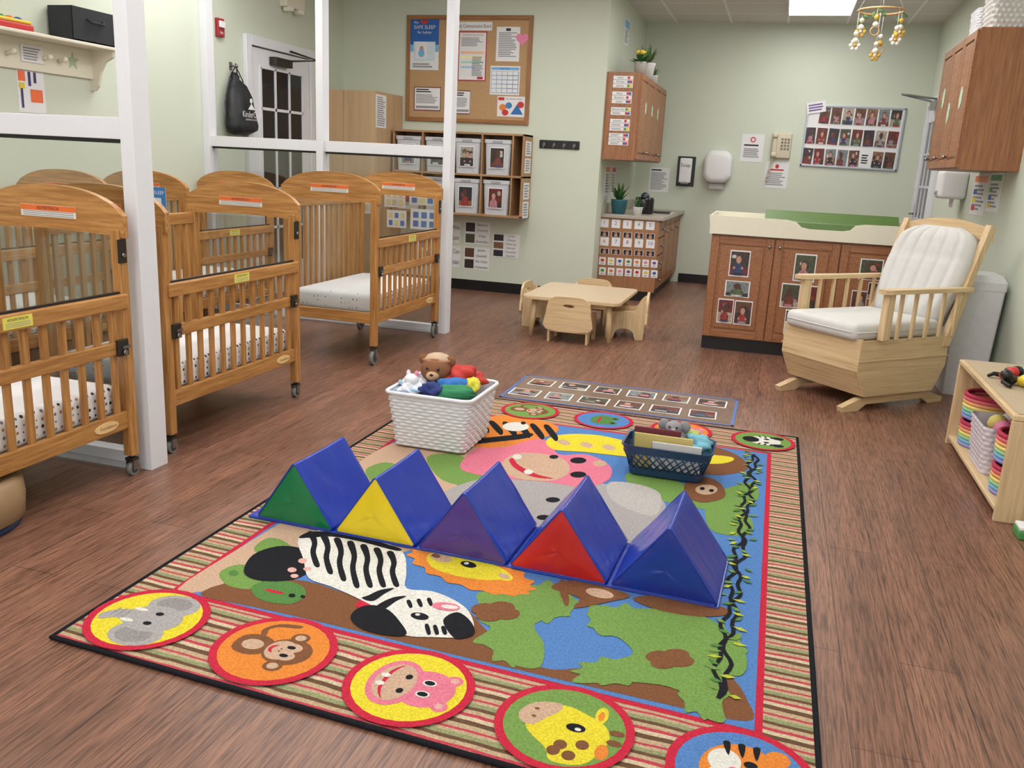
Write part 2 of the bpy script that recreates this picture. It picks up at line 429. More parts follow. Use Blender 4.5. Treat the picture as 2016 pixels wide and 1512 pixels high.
# field patches
px([(350,1166),(480,1080),(560,1030),(640,975),(720,905),(800,868),(900,850),(960,870),(900,960),(880,1060),(700,1110),(560,1095),(470,1140),(420,1168)], cTAN, 4)
px([(395,1178),(470,1150),(600,1150),(720,1185),(900,1200),(960,1250),(1060,1320),(1160,1320),(1260,1300),(1420,1330),(1472,1390),(1468,1428),(1300,1392),(1100,1345),(880,1293),(640,1234),(500,1202)], cBRN, 4)
px([(720,930),(760,915),(800,930),(820,950),(780,965),(735,955)], cGRN, 5)
px([(840,905),(900,900),(950,930),(930,960),(870,950)], cGRN, 5)
px([(1230,940),(1290,930),(1350,960),(1410,970),(1480,955),(1490,990),(1430,1010),(1340,1000),(1260,975)], cGRN, 5)
px([(1390,1000),(1440,1000),(1480,1030),(1470,1060),(1400,1050)], cGRN, 5)
px([(1300,890),(1380,880),(1450,900),(1470,930),(1400,940),(1330,920)], cBRN, 5)
px([(500,1085),(530,1065),(565,1075),(585,1100),(545,1110),(515,1100)], cGRN, 5)
px([(432,1135),(470,1118),(520,1130),(500,1165),(450,1160)], cGRN, 5)
for e in ((460,1135,10,6),(560,1165,12,7)): pe(*e, cDGR, 6)
# frog
px([(498,1160),(540,1148),(590,1158),(602,1178),(575,1196),(525,1192),(500,1178)], cDGR, 6); pe(575,1180,7,4,cBLK,7); pe(596,1182,5,3,cBLK,7); pe(540,1172,20,3,cRED,7,.2)
# grey elephant
px([(860,985),(920,955),(1000,942),(1100,945),(1190,958),(1270,972),(1310,1000),(1290,1045),(1235,1078),(1140,1062),(1050,1045),(950,1030),(880,1015)], cGRY, 6)
px([(1200,955),(1260,960),(1300,980),(1290,1020),(1240,1010),(1200,985)], carpet('grey_b', (178, 174, 172)), 7)
pe(1088,990,14,5,cBLK,8); pe(1070,1025,14,5,cBLK,8)
# pink hippo
px([(905,925),(930,893),(985,872),(1050,866),(1085,878),(1100,900),(1155,900),(1200,922),(1198,950),(1150,965),(1080,955),(1000,948),(940,940)], cPNK, 7)
px([(985,925),(1010,900),(1060,898),(1110,910),(1120,935),(1085,952),(1020,948)], cTAN, 8)
px([(1002,912),(1010,908),(1022,922),(1058,940),(1090,948),(1050,945),(1014,928)], cRED, 9)
pe(1018,905,9,5,cWHT,10); pe(1040,935,9,5,cWHT,10); pe(1138,912,16,6,cBLK,9); pe(1138,940,16,6,cBLK,9); pe(1090,905,9,4,cBLK,9); pe(1180,918,14,6,cTAN,9)
# tiger
px([(925,880),(945,835),(990,822),(1050,828),(1098,845),(1085,862),(1040,872),(990,885)], cORG, 7)
for a in range(6):
    x = 935+a*27; px([(x,835+a*2),(x+10,832+a*2),(x+28,850+a*3),(x+22,858+a*3)], cBLK, 8)
for a in range(5):
    x = 930+a*18; px([(x,880-a*2),(x+8,870-a*2),(x+45,866-a*2),(x+40,874-a*2)], cBLK, 8)
pe(1015,845,26,9,cWHT,9); pe(1030,838,5,3,cBLK,10)
# giraffe
px([(1075,872),(1110,860),(1180,862),(1260,880),(1340,895),(1440,905),(1420,918),(1330,915),(1240,905),(1150,895),(1090,890)], cYEL, 7)
for a in range(7): pe(1110+a*44,876+a*5,13,5,cTAN,8,.2)
# monkey
px([(1350,955),(1390,945),(1420,960),(1425,985),(1380,995),(1350,980)], cBRN, 8); pe(1390,970,22,10,cTAN,9); pe(1382,968,5,3,cBLK,10); pe(1400,972,5,3,cBLK,10)
# lion with scalloped mane
mane = []
for k in range(34):
    a = 2*pi*k/34; q = 1.0 if k % 2 else .9
    mane.append((928+128*q*cos(a)+10*sin(a), 1130+42*q*sin(a)+30*cos(a)))
px(mane, cORG, 8)
px([(842,1100),(880,1094),(940,1108),(990,1128),(1004,1145),(960,1150),(900,1142),(850,1124)], cYEL, 9)
pe(922,1119,16,6,cBLK,10,.2); pe(918,1117,5,2.4,cWHT,11); pe(990,1141,20,9,cYEL,9,.3); pe(992,1142,12,5,cTAN,10,.3); pe(868,1106,22,8,cTAN,10,.2); pe(858,1102,9,4,cBRN,11,.2)
# zebra: dark tuft, striped body, neck and long head in one piece
px([(480,1132),(498,1100),(545,1083),(590,1086),(615,1104),(610,1130),(585,1146),(545,1152),(500,1148)], cBLK, 9)
for e in ((575,1130,9,5),(596,1112,9,5),(580,1142,8,4),(605,1128,8,4)): pe(*e, cLPK, 10)
px([(588,1066),(640,1050),(700,1062),(770,1080),(796,1100),(800,1136),(800,1166),(850,1172),(895,1190),(924,1214),(932,1248),(905,1263),(850,1263),(800,1260),(760,1240),(742,1208),(700,1184),(650,1162),(608,1146),(598,1110)], cWHT, 9)
for i in range(7):
    x = 610+i*26; y = 1056+i*6.5; e = 66+7*(3-abs(3-i))
    px([(x-5,y),(x+8,y-1),(x+15,y+e*.3),(x+12,y+e*.6),(x+20,y+e),(x+9,y+e),(x+1,y+e*.6),(x+4,y+e*.3)], cBLK, 10)
px([(712,1186),(726,1180),(748,1170),(776,1166),(756,1178),(734,1192)], cBLK, 10); px([(740,1204),(752,1194),(776,1184),(800,1182),(780,1192),(756,1208)], cBLK, 10)
px([(588,1066),(612,1054),(660,1056),(720,1068),(785,1086),(780,1092),(715,1075),(655,1064),(612,1066)], cBLK, 10)
px([(690,1226),(705,1206),(735,1200),(765,1210),(788,1234),(800,1258),(765,1260),(715,1248)], cBLK, 11); px([(700,1196),(722,1186),(738,1194),(730,1204),(708,1206)], cRED, 8)
for a in range(3): px([(800+a*20,1192-a*2),(807+a*20,1190-a*2),(812+a*20,1203-a*2),(806+a*20,1205-a*2)], cBLK, 11)
px([(872,1230),(900,1214),(926,1232),(934,1256),(910,1266),(890,1262)], cBLK, 11)
for a in range(3): px([(836+a*16,1240+a*2),(843+a*16,1238+a*2),(848+a*16,1256),(841+a*16,1258)], cBLK, 11)
pe(826,1222,18,7,cBLK,11,.15); pe(822,1219,5,2.5,cWHT,12); pe(878,1203,28,8,cPNK,12,.1); pe(885,1204,17,4,cWHT,13,.1)
# bushes with leafy edges
def leafy(cu, cv, ru, rv, n, mat, lv, seed=1, ph0=0):
    rnd = random.Random(seed); pts = []
    for k in range(n*2):
        a = 2*pi*k/(n*2)+ph0; q = 1.0 if k % 2 == 0 else rnd.uniform(.72, .84)
        pts.append((cu+ru*q*cos(a), cv+rv*q*sin(a)))
    px(pts, mat, lv)
px([(940,1175),(1000,1165),(1070,1160),(1128,1182),(1120,1215),(1052,1236),(1070,1275),(1062,1322),(1010,1316),(975,1282),(930,1272),(965,1245),(942,1228),(944,1200)], cGRN, 6)
leafy(1065, 1192, 75, 44, 9, cGRN, 6, 3); leafy(1010, 1275, 58, 48, 8, cGRN, 6, 4)
px([(1160,1200),(1230,1210),(1330,1205),(1420,1240),(1468,1300),(1455,1340),(1390,1330),(1428,1425),(1385,1420),(1335,1368),(1250,1352),(1125,1352),(1190,1315),(1245,1295),(1215,1262),(1175,1255)], cGRN, 7)
leafy(1220, 1228, 70, 34, 9, cGRN, 7, 5); leafy(1400, 1290, 72, 58, 10, cGRN, 7, 6); leafy(1210, 1330, 88, 30, 10, cGRN, 7, 7); leafy(1385, 1375, 52, 52, 8, cGRN, 7, 8)
for (u, v) in ((975,1212),(1318,1306)):
    for k in range(4): pe(u+24*cos(k*1.57+.5), v+9*sin(k*1.57+.5), 27, 12, cBRN, 9)
px([(1085,1165),(1120,1150),(1180,1160),(1240,1180),(1200,1192),(1130,1205),(1140,1185)], cBRN, 8); pe(1180,1176,28,9,cTAN,9,.2)
px([(1245,1185),(1330,1180),(1400,1195),(1440,1215),(1380,1222),(1300,1210)], cBRN, 8); px([(1110,1150),(1120,1190),(1112,1200),(1098,1160)], cBRN, 9)
# vine
def ribbon(P_, wd, mat, lv):
    z = zz(lv); vs = []
    for i, p in enumerate(P_):
        t = (P_[min(i+1, len(P_)-1)]-P_[max(i-1, 0)]).normalized(); n = Vector((-t.y, t.x, 0))*wd/2
        vs += [(p.x+n.x, p.y+n.y, z), (p.x-n.x, p.y-n.y, z)]
    rg.add(vs, [(2*i, 2*i+1, 2*i+3, 2*i+2) for i in range(len(P_)-1)], mat)
for ph in (0, 2.6):
    ribbon([Vector((-.005+.006*i/20+.017*sin(i*.3+ph)+.008*sin(i*1.1+ph*2), 2.02+i*.0245, 0)) for i in range(86)], .012, cBLK, 11)
cLIM = carpet('lime', (176, 186, 66))
for i in range(72):
    y = 2.04+i*.0295; x = -.002+.0003*i+random.choice((-1, 1))*random.uniform(.012, .04); a = random.uniform(-.9, .9); z = zz(12); s_ = random.uniform(.016, .024)
    rg.add([(x-s_*cos(a), y-s_*sin(a), z), (x+.3*s_*sin(a), y-.009, z), (x+s_*cos(a), y+s_*sin(a), z), (x-.3*s_*sin(a), y+.009, z)], [(0, 1, 2, 3)], (cLIM, cGRN, cDGR)[i % 3])
# medallions
def medal(cx, cy, bg, kind, r=.155):
    def E(p, q, rp, rq_, mat, lv, n=28):
        z = zz(lv); rg.add([(cx+(q+rq_*sin(2*pi*k/n))*r, cy-(p+rp*cos(2*pi*k/n))*r, z) for k in range(n)], [list(range(n))], mat)
    def L(pts, mat, lv):
        z = zz(lv); pts = smooth(pts, 3); rg.flat([(cx+q*r, cy-p*r, z) for p, q in pts], mat)
    E(0, 0, 1.08, 1.08, cRED, 12); E(0, 0, .94, .94, bg, 12)
    if kind == 'elephant':
        gd = carpet('greydk', (142, 138, 138))
        for s in (-1, 1): E(s*.52, .16, .38, .5, cGRY, 13); E(s*.56, .14, .24, .34, gd, 13)
        E(0, .1, .44, .56, cGRY, 14); L([(-.2, -.2), (.22, -.2), (.2, -.55), (.34, -.78), (.16, -.86), (-.04, -.7), (-.14, -.45)], cGRY, 14)
        for j in range(3): L([(-.1, -.42-j*.12), (.14, -.42-j*.12), (.14, -.45-j*.12), (-.1, -.45-j*.12)], gd, 15)
        for s in (-1, 1): E(s*.17, .12, .06, .08, cBLK, 15); E(s*.2, -.3, .05, .14, cWHT, 15)
    if kind == 'monkey':
        for s in (-1, 1): E(s*.46, .25, .15, .17, cBRN, 13); E(s*.46, .25, .09, .1, cTAN, 14)
        E(0, .25, .4, .44, cBRN, 13); E(0, .12, .3, .26, cTAN, 14); E(-.13, .28, .14, .18, cTAN, 14); E(.13, .28, .14, .18, cTAN, 14)
        L([(-.18, -.1), (.18, -.1), (.32, -.4), (.2, -.72), (-.2, -.72), (-.32, -.4)], cBRN, 12.5); E(0, -.42, .16, .2, cTAN, 13)
        for s in (-1, 1): E(s*.13, .26, .05, .08, cBLK, 15); E(s*.04, .12, .02, .02, cBRN, 15)
        L([(-.12, .02), (0, -.04), (.12, .02), (.09, -.06), (0, -.1), (-.09, -.06)], cRED, 15)
        L([(-.84, .05), (-.74, -.35), (-.5, -.52), (-.3, -.45), (-.34, -.36), (-.52, -.42), (-.66, -.28), (-.74, .06)], cBRN, 13)
    if kind == 'hippo':
        for s in (-1, 1): E(s*.36, .66, .14, .14, cPNK, 13); E(s*.36, .66, .07, .07, cLPK, 14)
        E(0, .28, .5, .5, cPNK, 13); E(0, -.25, .64, .44, cPNK, 14); E(0, -.25, .52, .34, cTAN, 15)
        L([(-.5, -.26), (-.25, -.44), (.25, -.44), (.5, -.26), (.24, -.38), (-.24, -.38)], cRED, 16)
        for s in (-1, 1): E(s*.16, .3, .09, .12, cWHT, 15); E(s*.16, .3, .06, .09, cBLK, 16); E(s*.2, -.08, .07, .06, cBLK, 16); E(s*.12, -.46, .06, .08, cWHT, 17)
    if kind == 'giraffe':
        L([(-.5, -.1), (-.32, -.5), (0, -.6), (.3, -.5), (.6, -.15), (.86, .0), (.8, .42), (.5, .62), (.1, .72), (-.2, .6), (-.38, .3)], cYEL, 13)
        L([(-.52, -.18), (-.42, -.56), (-.12, -.74), (.12, -.66), (.14, -.46), (-.1, -.3), (-.34, -.14)], cTAN, 14)
        E(-.44, .5, .22, .1, cYEL, 13); E(-.42, .5, .12, .05, cORG, 14); E(.42, .66, .18, .1, cORG, 13); E(.0, .18, .1, .15, cBLK, 15); E(.03, .22, .04, .05, cWHT, 15.5)
        for p_, q_ in ((.46, .05), (.66, .22), (.36, .36), (.62, -.02)): E(p_, q_, .11, .1, cBRN, 14)
        E(-.08, .8, .07, .12, cBRN, 14); E(.16, .8, .07, .12, cBRN, 14)
        for s in (-1, 1): E(-.16+s*.1, -.5, .03, .04, cBRN, 15)
    if kind == 'tiger':
        for s in (-1, 1): E(s*.5, .5, .18, .18, cORG, 13)
        E(0, 0, .66, .6, cORG, 13); E(-.2, -.25, .28, .24, cWHT, 14); E(.2, -.25, .28, .24, cWHT, 14)
        for s in (-1, 1):
            E(s*.22, .12, .08, .1, cBLK, 15)
            for j in range(3): L([(s*.66, .25-j*.22), (s*.34, .2-j*.2), (s*.64, .14-j*.22)], cBLK, 14)
        for j in (-.15, 0, .15): L([(j-.04, .6), (j+.04, .6), (j, .3)], cBLK, 14)
        E(0, -.12, .1, .07, cPNK, 16)
    if kind == 'frog':
        for s in (-1, 1): E(s*.28, .35, .2, .2, cDGR, 13); E(s*.28, .38, .07, .09, cBLK, 15)
        E(0, -.05, .58, .42, cDGR, 13); E(0, -.15, .4, .05, cRED, 14)
    if kind == 'zebra':
        E(0, .05, .5, .55, cWHT, 13); E(0, -.4, .32, .28, cBLK, 14)
        for s in (-1, 1):
            E(s*.42, .5, .16, .2, cBLK, 13); E(s*.2, .12, .08, .1, cBLK, 14)
            for j in range(3): L([(s*.5, .3-j*.2), (s*.28, .3-j*.18), (s*.5, .22-j*.2)], cBLK, 14)
for (u, v), bg, kd in zip([(292, 1226), (540, 1288), (805, 1360), (1110, 1440)], (cYEL, cORG, cYEL, cGRN), ('elephant', 'monkey', 'hippo', 'giraffe')):
    c = fl(u, v); medal(c.x, c.y, bg, kd)
medal(.065, 1.745, cBLU, 'tiger')
for x, bg, kd in ((-1.56, cYEL, 'elephant'), (-1.155, cGRN, 'monkey'), (-.755, cBLU, 'frog'), (-.35, cORG, 'hippo'), (.055, cGRN, 'zebra')):
    medal(x, 4.345, bg, kd, .145)
pts = []
for i in range(4):
    a, b = corn[i], corn[(i+1) % 4]
    for k in range(8): pts.append(a.lerp(b, k/8)+Vector((0, 0, .007)))
rg.tube(pts, .0065, cBLK, 8, closed=True)
put(rg, 'play_rug', T(0, 0, 0), 'colourful jungle-animal play rug with striped medallion border', 'rug')

# ------------------------------------------------------------------ folding triangle mats
def vinyl(key, rgb):
    k = 'vinyl_'+key
    if k in MATS: return MATS[k]
    m, nt, b = newmat(k); c = lin(rgb); v = coords(nt)
    nt.links.new(mixn(nt, tuple(x*.88 for x in c), tuple(x*1.1 for x in c), noise(nt, v, 9)), b.inputs['Base Color'])
    b.inputs['Roughness'].default_value = .24
    mp = nt.nodes.new('ShaderNodeMapping'); mp.inputs['Scale'].default_value = (6, 16, 5); mp.inputs['Rotation'].default_value = (0, .5, .5)
    nt.links.new(v, mp.inputs[0]); n1 = noise(nt, mp.outputs[0], 1, 2); n2 = noise(nt, v, 22, 2)
    a_ = nt.nodes.new('ShaderNodeMath'); a_.operation = 'MULTIPLY_ADD'; a_.inputs[1].default_value = .3
    nt.links.new(n2, a_.inputs[0]); nt.links.new(n1, a_.inputs[2]); bumpn(nt, b, a_.outputs[0], .45, .012)
    MATS[k] = m; return m
vB = vinyl('blue', (28, 58, 162)); vSEAM = P('vinyl_seam', (22, 40, 120), .4)
cols = [('green', (20, 118, 72)), ('yellow', (234, 208, 40)), ('purple', (80, 58, 138)), ('red', (190, 38, 40)), ('navy', (28, 54, 150))]
xs = [-1.675, -1.36, -1.043, -.715, -.378, -.034]
root = thing('folding_triangle_mat', T(-.86, 2.52, Z0+.010, radians(-1.6)), 'folding vinyl play mat standing as five triangular peaks', 'play mat')
def rtri(a, b, hh, r, ne=9, na=5):
    V_ = [Vector((a, 0)), Vector((b, 0)), Vector(((a+b)/2, hh))]; out = []
    for i in range(3):
        p, q, s_ = V_[i-1], V_[i], V_[(i+1) % 3]
        d1 = (q-p).normalized(); d2 = (s_-q).normalized()
        n1 = Vector((d1.y, -d1.x)); n2 = Vector((d2.y, -d2.x))
        half = math.acos(max(-1, min(1, (-d1).dot(d2))))/2
        bis = ((-d1)+d2).normalized(); c = q+bis*(r/sin(half))
        for k in range(na+1):
            n_ = n1.lerp(n2, k/na).normalized(); out.append(c+n_*r)
        nxt = V_[(i+2) % 3]; d3 = (nxt-s_).normalized(); h2 = math.acos(max(-1, min(1, (-d2).dot(d3))))/2
        c2 = s_+((-d2)+d3).normalized()*(r/sin(h2)); A_, B2 = out[-1], c2+n2*r
        for k in range(1, ne): out.append(A_.lerp(B2, k/ne))
    return out
for i, (nm, c) in enumerate(cols):
    a, b = xs[i]+.86, xs[i+1]+.86; m = (a+b)/2; D = .35; hh = .233
    rnd = random.Random(i*7+1); ph = [rnd.uniform(0, 6) for _ in range(6)]
    mb = MB(); prof = rtri(a-.001, b+.001, hh, .008); cen = Vector((m, hh*.36)); fc = vinyl(nm, c)
    rings = []; NR = 14
    for j in range(NR+1):
        y = .006+(D-.012)*j/NR; t = j/NR; ring = []
        for p in prof:
            dn = (p-cen); L_ = dn.length; dn = dn/L_
            edge = 1-min(1, (p-Vector((m, hh))).length/.05)
            cb_ = 1-min(1, min((p-Vector((a, 0))).length, (p-Vector((b, 0))).length)/.05)
            flatn = max(0, 1-max(edge, cb_))
            wv = (-.004*sin(pi*t)+.0014*sin(t*9+ph[0]+p.y*40)+.001*sin(t*17+ph[1]-p.x*50))*flatn - .003*sin(pi*t)*edge
            if p.y < .004: wv = 0
            q = p+dn*wv; ring.append(Vector((q.x, y, max(0, q.y))))
        rings.append(ring)
    e0 = [Vector((cen.x+(p.x-cen.x)*.975, .001, max(0, cen.y+(p.y-cen.y)*.975))) for p in prof]
    e1 = [Vector((p.x, D-.001, p.z)) for p in e0]
    mb.loft([e0]+rings+[e1], vB, False, False)
    for s_, base_y, sg in ((e0, .001, -1), (e1, D-.001, 1)):
        rg2 = []
        for f_ in (1, .96, .85, .65, .4, .15, .01):
            rg2.append([Vector((cen.x+(p.x-cen.x)*f_, base_y+sg*(.005*(1-f_**4)+.001*sin(p.x*30+p.z*22+ph[2])*(1-f_)), cen.y+(p.z-cen.y)*f_)) for p in s_])
        mb.loft(rg2, fc, False, True)
    w_ = part(mb, 'triangle_wedge', root, nm+' ended padded wedge with blue sides')
    part(MB().tube([Vector((p.x, .0, p.z)) for p in e0], .0028, vB, 6, closed=True), 'seam_piping', w_)
part(MB().box(xs[0]+.86-.035, .0, -.010, xs[-1]+.86, .35, -.001, vB, .003), 'base_sheet', root)

# ------------------------------------------------------------------ floor photo mat
fm = MB(); fm.box(-1.40, 4.60, 0, -.11, 5.16, .002, P('laminate', (126, 104, 90), .25, var=.1))
for q in ((-1.41, 4.59, -.10, 4.605), (-1.41, 5.155, -.10, 5.17), (-1.41, 4.59, -1.395, 5.17), (-.115, 4.59, -.10, 5.17)):
    fm.box(q[0], q[1], .002, q[2], q[3], .003, P('blue_tape', (66, 108, 176), .5))
fm.v = [v-Vector((-.755, 4.88, 0)) for v in fm.v]
put(fm, 'laminated_floor_mat', T(-.755, 4.88), 'clear laminate sheet edged with blue tape stuck on floor', 'floor mat')
for i in range(6):
    for j in range(2):
        M = T(-1.30+i*.205+(.03 if j else 0), 4.75+j*.27, .002, random.uniform(-.03, .03))
        photo(M, .15 if (i+j) % 2 else .17, .15, 'photos taped on the floor', 'child photo print laid under clear laminate')

# ------------------------------------------------------------------ cribs
def dotsheet():
    m, nt, b = newmat('dotted_sheet'); v = coords(nt, (36, 36, 36))
    vo = nt.nodes.new('ShaderNodeTexVoronoi'); vo.inputs['Scale'].default_value = 1; vo.inputs['Randomness'].default_value = .2
    nt.links.new(v, vo.inputs['Vector'])
    d = ramp(nt, vo.outputs['Distance'], [(0, (1, 1, 1)), (.25, (0, 0, 0))], True)
    hs = ramp(nt, vo.outputs['Color'], [(0, lin((52, 52, 58))), (.5, lin((170, 130, 104))), (.7, lin((120, 120, 128)))], True)
    nt.links.new(mixn(nt, lin((232, 232, 235)), hs, d), b.inputs['Base Color']); b.inputs['Roughness'].default_value = .9
    bumpn(nt, b, noise(nt, coords(nt), 12), .3, .01); return m
DOT = dotsheet()
LBL = P('label_orange', (228, 112, 48), .6); LBW = P('label_white', (230, 228, 222), .6); LBY = P('label_yellow', (226, 218, 96), .6)
CW, CL = .65, 1.08
ZYX = Matrix(((0, 0, 1, 0), (1, 0, 0, 0), (0, 1, 0, 0), (0, 0, 0, 1)))
def arch(z0, lo, hi, a=CW/2+.015):
    top = [(-a+2*a*i/24, lo+hi*(max(0, 1-abs(2*i/24-1)**2.4))**.75) for i in range(25)]
    bot = [(-a+2*a*i/12, z0+.015*(1-(2*i/12-1)**2)) for i in range(13)]
    return top+bot[::-1]
def build_crib(M, label, up=0.0, cr=.028):
    t = thing('baby_crib', M, label, 'crib', 'wooden baby cribs')
    W, L = CW/2, CL/2
    RUB = P('caster_rubber', (120, 120, 118), .5); HUB = P('caster_hub', (60, 60, 60), .4)
    for sx in (-1, 1):
        for sy in (-1, 1):
            x, y = sx*(W-.02), sy*(L-.02)
            part(MB().box(x-.021, y-.021, 2*cr+.03, x+.021, y+.021, .985+up, crib_w(2), .004), 'corner_post', t)
            c = MB(); c.cyl((x-.012, y, cr), (x+.012, y, cr), cr, RUB, 20); c.cyl((x-.014, y, cr), (x+.014, y, cr), cr*.62, HUB, 14)
            for s in (-1, 1): c.box(x+s*.017-.002, y-.014, cr*.9, x+s*.017+.002, y+.014, 2*cr+.012, STEEL)
            c.box(x-.02, y-.018, 2*cr+.008, x+.02, y+.018, 2*cr+.02, DKMET, .003); c.cyl((x, y, 2*cr+.02), (x, y, 2*cr+.032), .01, STEEL)
            part(c, 'caster', t)
    for sy in (-1, 1):
        y = sy*(L-.02)
        hb = part(MB().prism(arch(.955+up, 1.035+up, .10), y-.014, y+.014, crib_w(0), 'xz'), 'arched_headboard', t)
        part(MB().box(-W+.04, y-.012, .205+up, W-.04, y+.012, .275+up, crib_w(0), .003), 'end_rail', t)
        part(MB().box(-W+.042, y-.003, .275+up, W-.042, y+.003, .958+up, glassm()), 'clear_window', t, 'clear acrylic end window')
        l = MB(); yy = y-.0145
        l.box(-.13, yy-.001, 1.012+up, .13, yy, 1.057+up, LBW); l.box(-.13, yy-.0014, 1.035+up, .13, yy-.001, 1.056+up, LBL)
        l.M = Matrix.Translation((0, yy-.002, 1.045+up)) @ Matrix.Rotation(pi/2, 4, 'X'); l.text('ADVERTENCIA', 0, 0, .016, 0, INK)
        for j in range(3): l.rect(-.12, -.015-j*.007, .12, -.0125-j*.007, 0, GREY)
        part(l, 'warning_label', hb, 'white and orange warning sticker')
    b = MB(); x = -W+.02
    b.box(x-.012, -L+.04, .205+up, x+.012, L-.04, .275+up, crib_w(1), .003); b.box(x-.014, -L+.04, .9+up, x+.014, L-.04, .96+up, crib_w(1), .004)
    n = 13
    for i in range(n):
        y = -L+.09+(CL-.18)*i/(n-1); b.box(x-.008, y-.013, .26+up, x+.008, y+.013, .91+up, crib_w(2))
    part(b, 'back_panel', t)
    g = MB(); x = W-.02
    g.box(x-.012, -L+.04, .205+up, x+.012, L-.04, .275+up, crib_w(1), .003)
    g.box(x-.012, -L+.045, .51+up, x+.016, L-.045, .56+up, crib_w(1), .004)
    g.box(x-.012, -L+.02, .685+up, x+.03, L-.02, .742+up, crib_w(1), .005)
    g.box(x-.004, -L+.03, .742+up, x+.01, L-.03, .75+up, BLACK)
    n = 12
    for i in range(n):
        y = -L+.085+(CL-.17)*i/(n-1)
        g.box(x-.008, y-.0135, .26+up, x+.008, y+.0135, .515+up, crib_w(2), .003); g.box(x-.006, y-.0135, .555+up, x+.012, y+.0135, .69+up, crib_w(2), .003)
    gp = part(g, 'folding_gate', t)
    for y in (-L+.06, L-.06):
        part(MB().box(x+.016, y-.028, .505+up, x+.03, y+.028, .57+up, DKMET, .003).cyl((x+.03, y, .52+up), (x+.04, y, .52+up), .01, STEEL, 10).box(x+.03, y-.01, .535+up, x+.036, y+.03, .545+up, STEEL), 'gate_latch', gp, 'dark metal latch')
    part(MB().box(x+.022, L-.055, .86+up, x+.026, L-.01, .95+up, DKMET, .001).cyl((x+.022, L-.03, .89+up), (x+.034, L-.03, .89+up), .008, STEEL, 10), 'hinge_plate', t, 'dark metal bracket')
    l = MB(); l.M = Matrix.Translation((x+.0305, 0, .714+up)) @ ZYX
    l.box(-.06, -.02, -.001, .06, .02, .0006, LBY); l.text('ADVERTENCIA', 0, .01, .013, .0012, INK)
    for j in range(3): l.rect(-.05, -.002-j*.006, .05, .0-j*.006, .0012, GREY)
    part(l, 'gate_label', gp, 'yellow warning sticker')
    l = MB(); l.M = Matrix.Translation((x+.0125, L-.16, .24+up)) @ ZYX
    n = 24; l.prism([(.062*cos(2*pi*k/n), .02*sin(2*pi*k/n)) for k in range(n)], -.001, .003, P('plaque', (226, 196, 140), .5), 'xy')
    l.text('Foundations', .008, 0, .018, .0036, P('plaque_ink', (170, 70, 30)), .09)
    part(l, 'maker_plaque', gp, 'pale oval maker plaque')
    part(MB().box(-W+.035, -L+.045, .245+up, W-.035, L-.045, .259+up, P('board', (120, 90, 60), .7)), 'mattress_board', t)
    return t
HW = CW/2
c0 = build_crib(T(-2.42-HW+.02, 3.56), 'honey oak baby crib on casters beside white frame post')
cribs = [(-2.385-HW+.02, 2.235, 'honey oak baby crib with folding slatted gate and casters'),
         (-4.09, 3.78, 'honey oak baby crib standing against green wall'), (-4.09, 5.52, 'honey oak baby crib in wall row beside partition')]
for x, y, lb in cribs: dup(c0, T(x, y), lb)
build_crib(T(-2.38-HW+.02, 5.49), 'honey oak baby crib with large casters beside glazed partition', .06, .047)
mm = MB().box(-HW+.04, -CL/2+.05, 0, HW-.04, CL/2-.05, .125, DOT, .03)
m0 = put(mm, 'crib_mattress', T(-2.42-HW+.02, 3.56, .26), 'crib mattress in white sheet with small dots', 'mattress', 'crib mattresses')
for x, y, lb in cribs: dup(m0, T(x, y, .26))
dup(m0, T(-2.38-HW+.02, 5.49, .32))
card('safe_sleep_card', 'blue safe sleep card clipped on crib end', 'sign', frame(1, 0, 0, (-4.0, 4.985, .93)), .18, .2,
     [('r', 0, 0, 1, 1, P('cardblue', (60, 130, 200))), ('t', .5, .82, .16, 'SAFE SLEEP', WHITE), ('r', .2, .1, .8, .65, WHITE), ('e', .5, .4, .14, .2, BLUE)])

# ------------------------------------------------------------------ partitions
def partition(y, label):
    t = thing('glazed_partition', T(-3.4, y), label, 'partition', 'white framed partitions')
    for x in (-1.02, -.015, 1.025):
        part(MB().box(x-.03, -.05, 0, x+.03, .05, ZC, TRIM, .003), 'post', t)
    for z0, z1 in ((1.315, 1.395), (0.012, .06), (ZC-.08, ZC)):
        for a, b in ((-.99, -.045), (.015, .995)):
            part(MB().box(a, -.03, z0, b, .03, z1, TRIM, .002), 'rail', t)
    for a, b in ((-.99, -.045), (.015, .995)):
        part(MB().box(a, -.012, 1.3, b, .012, 1.315, BLACK), 'gasket', t)
        part(MB().box(a, -.003, .06, b, .003, 1.3, glassm()), 'lower_pane', t)
    part(MB().box(-.99, -.09, 0, .99, .09, .012, P('alu', (190, 190, 192), .3, .7)), 'floor_track', t)
    return t
partition(2.87, 'white framed glazed partition closing off the crib area')
partition(6.2, 'white framed glazed partition beside end crib')
PYL = P('pastel_yellow', (226, 216, 156)); PBL = P('pastel_blue', (74, 120, 190)); PTN = P('pastel_tan', (210, 196, 166))
for n_, q in enumerate(((757, 372, 798, 408), (806, 370, 858, 404), (762, 414, 800, 448), (808, 412, 862, 452), (822, 468, 864, 512), (700, 378, 742, 420))):
    M, w, h = onwall((1, 6.197, 0), *q)
    c1_, c2_ = ((PYL, PTN), (PYL, PBL), (PBL, PYL), (PBL, PBL), (PYL, PBL), (PTN, PYL))[n_]
    card('activity_sheet', 'white sheet with coloured squares taped to glass', 'paper', M, w, h, [('r', .1+.3*(k % 3), .55 if k < 3 else .12, .3+.3*(k % 3), .85 if k < 3 else .42, c1_ if (k+n_) % 2 else c2_) for k in range(6)], th=.002, group='sheets taped on the partition pane')

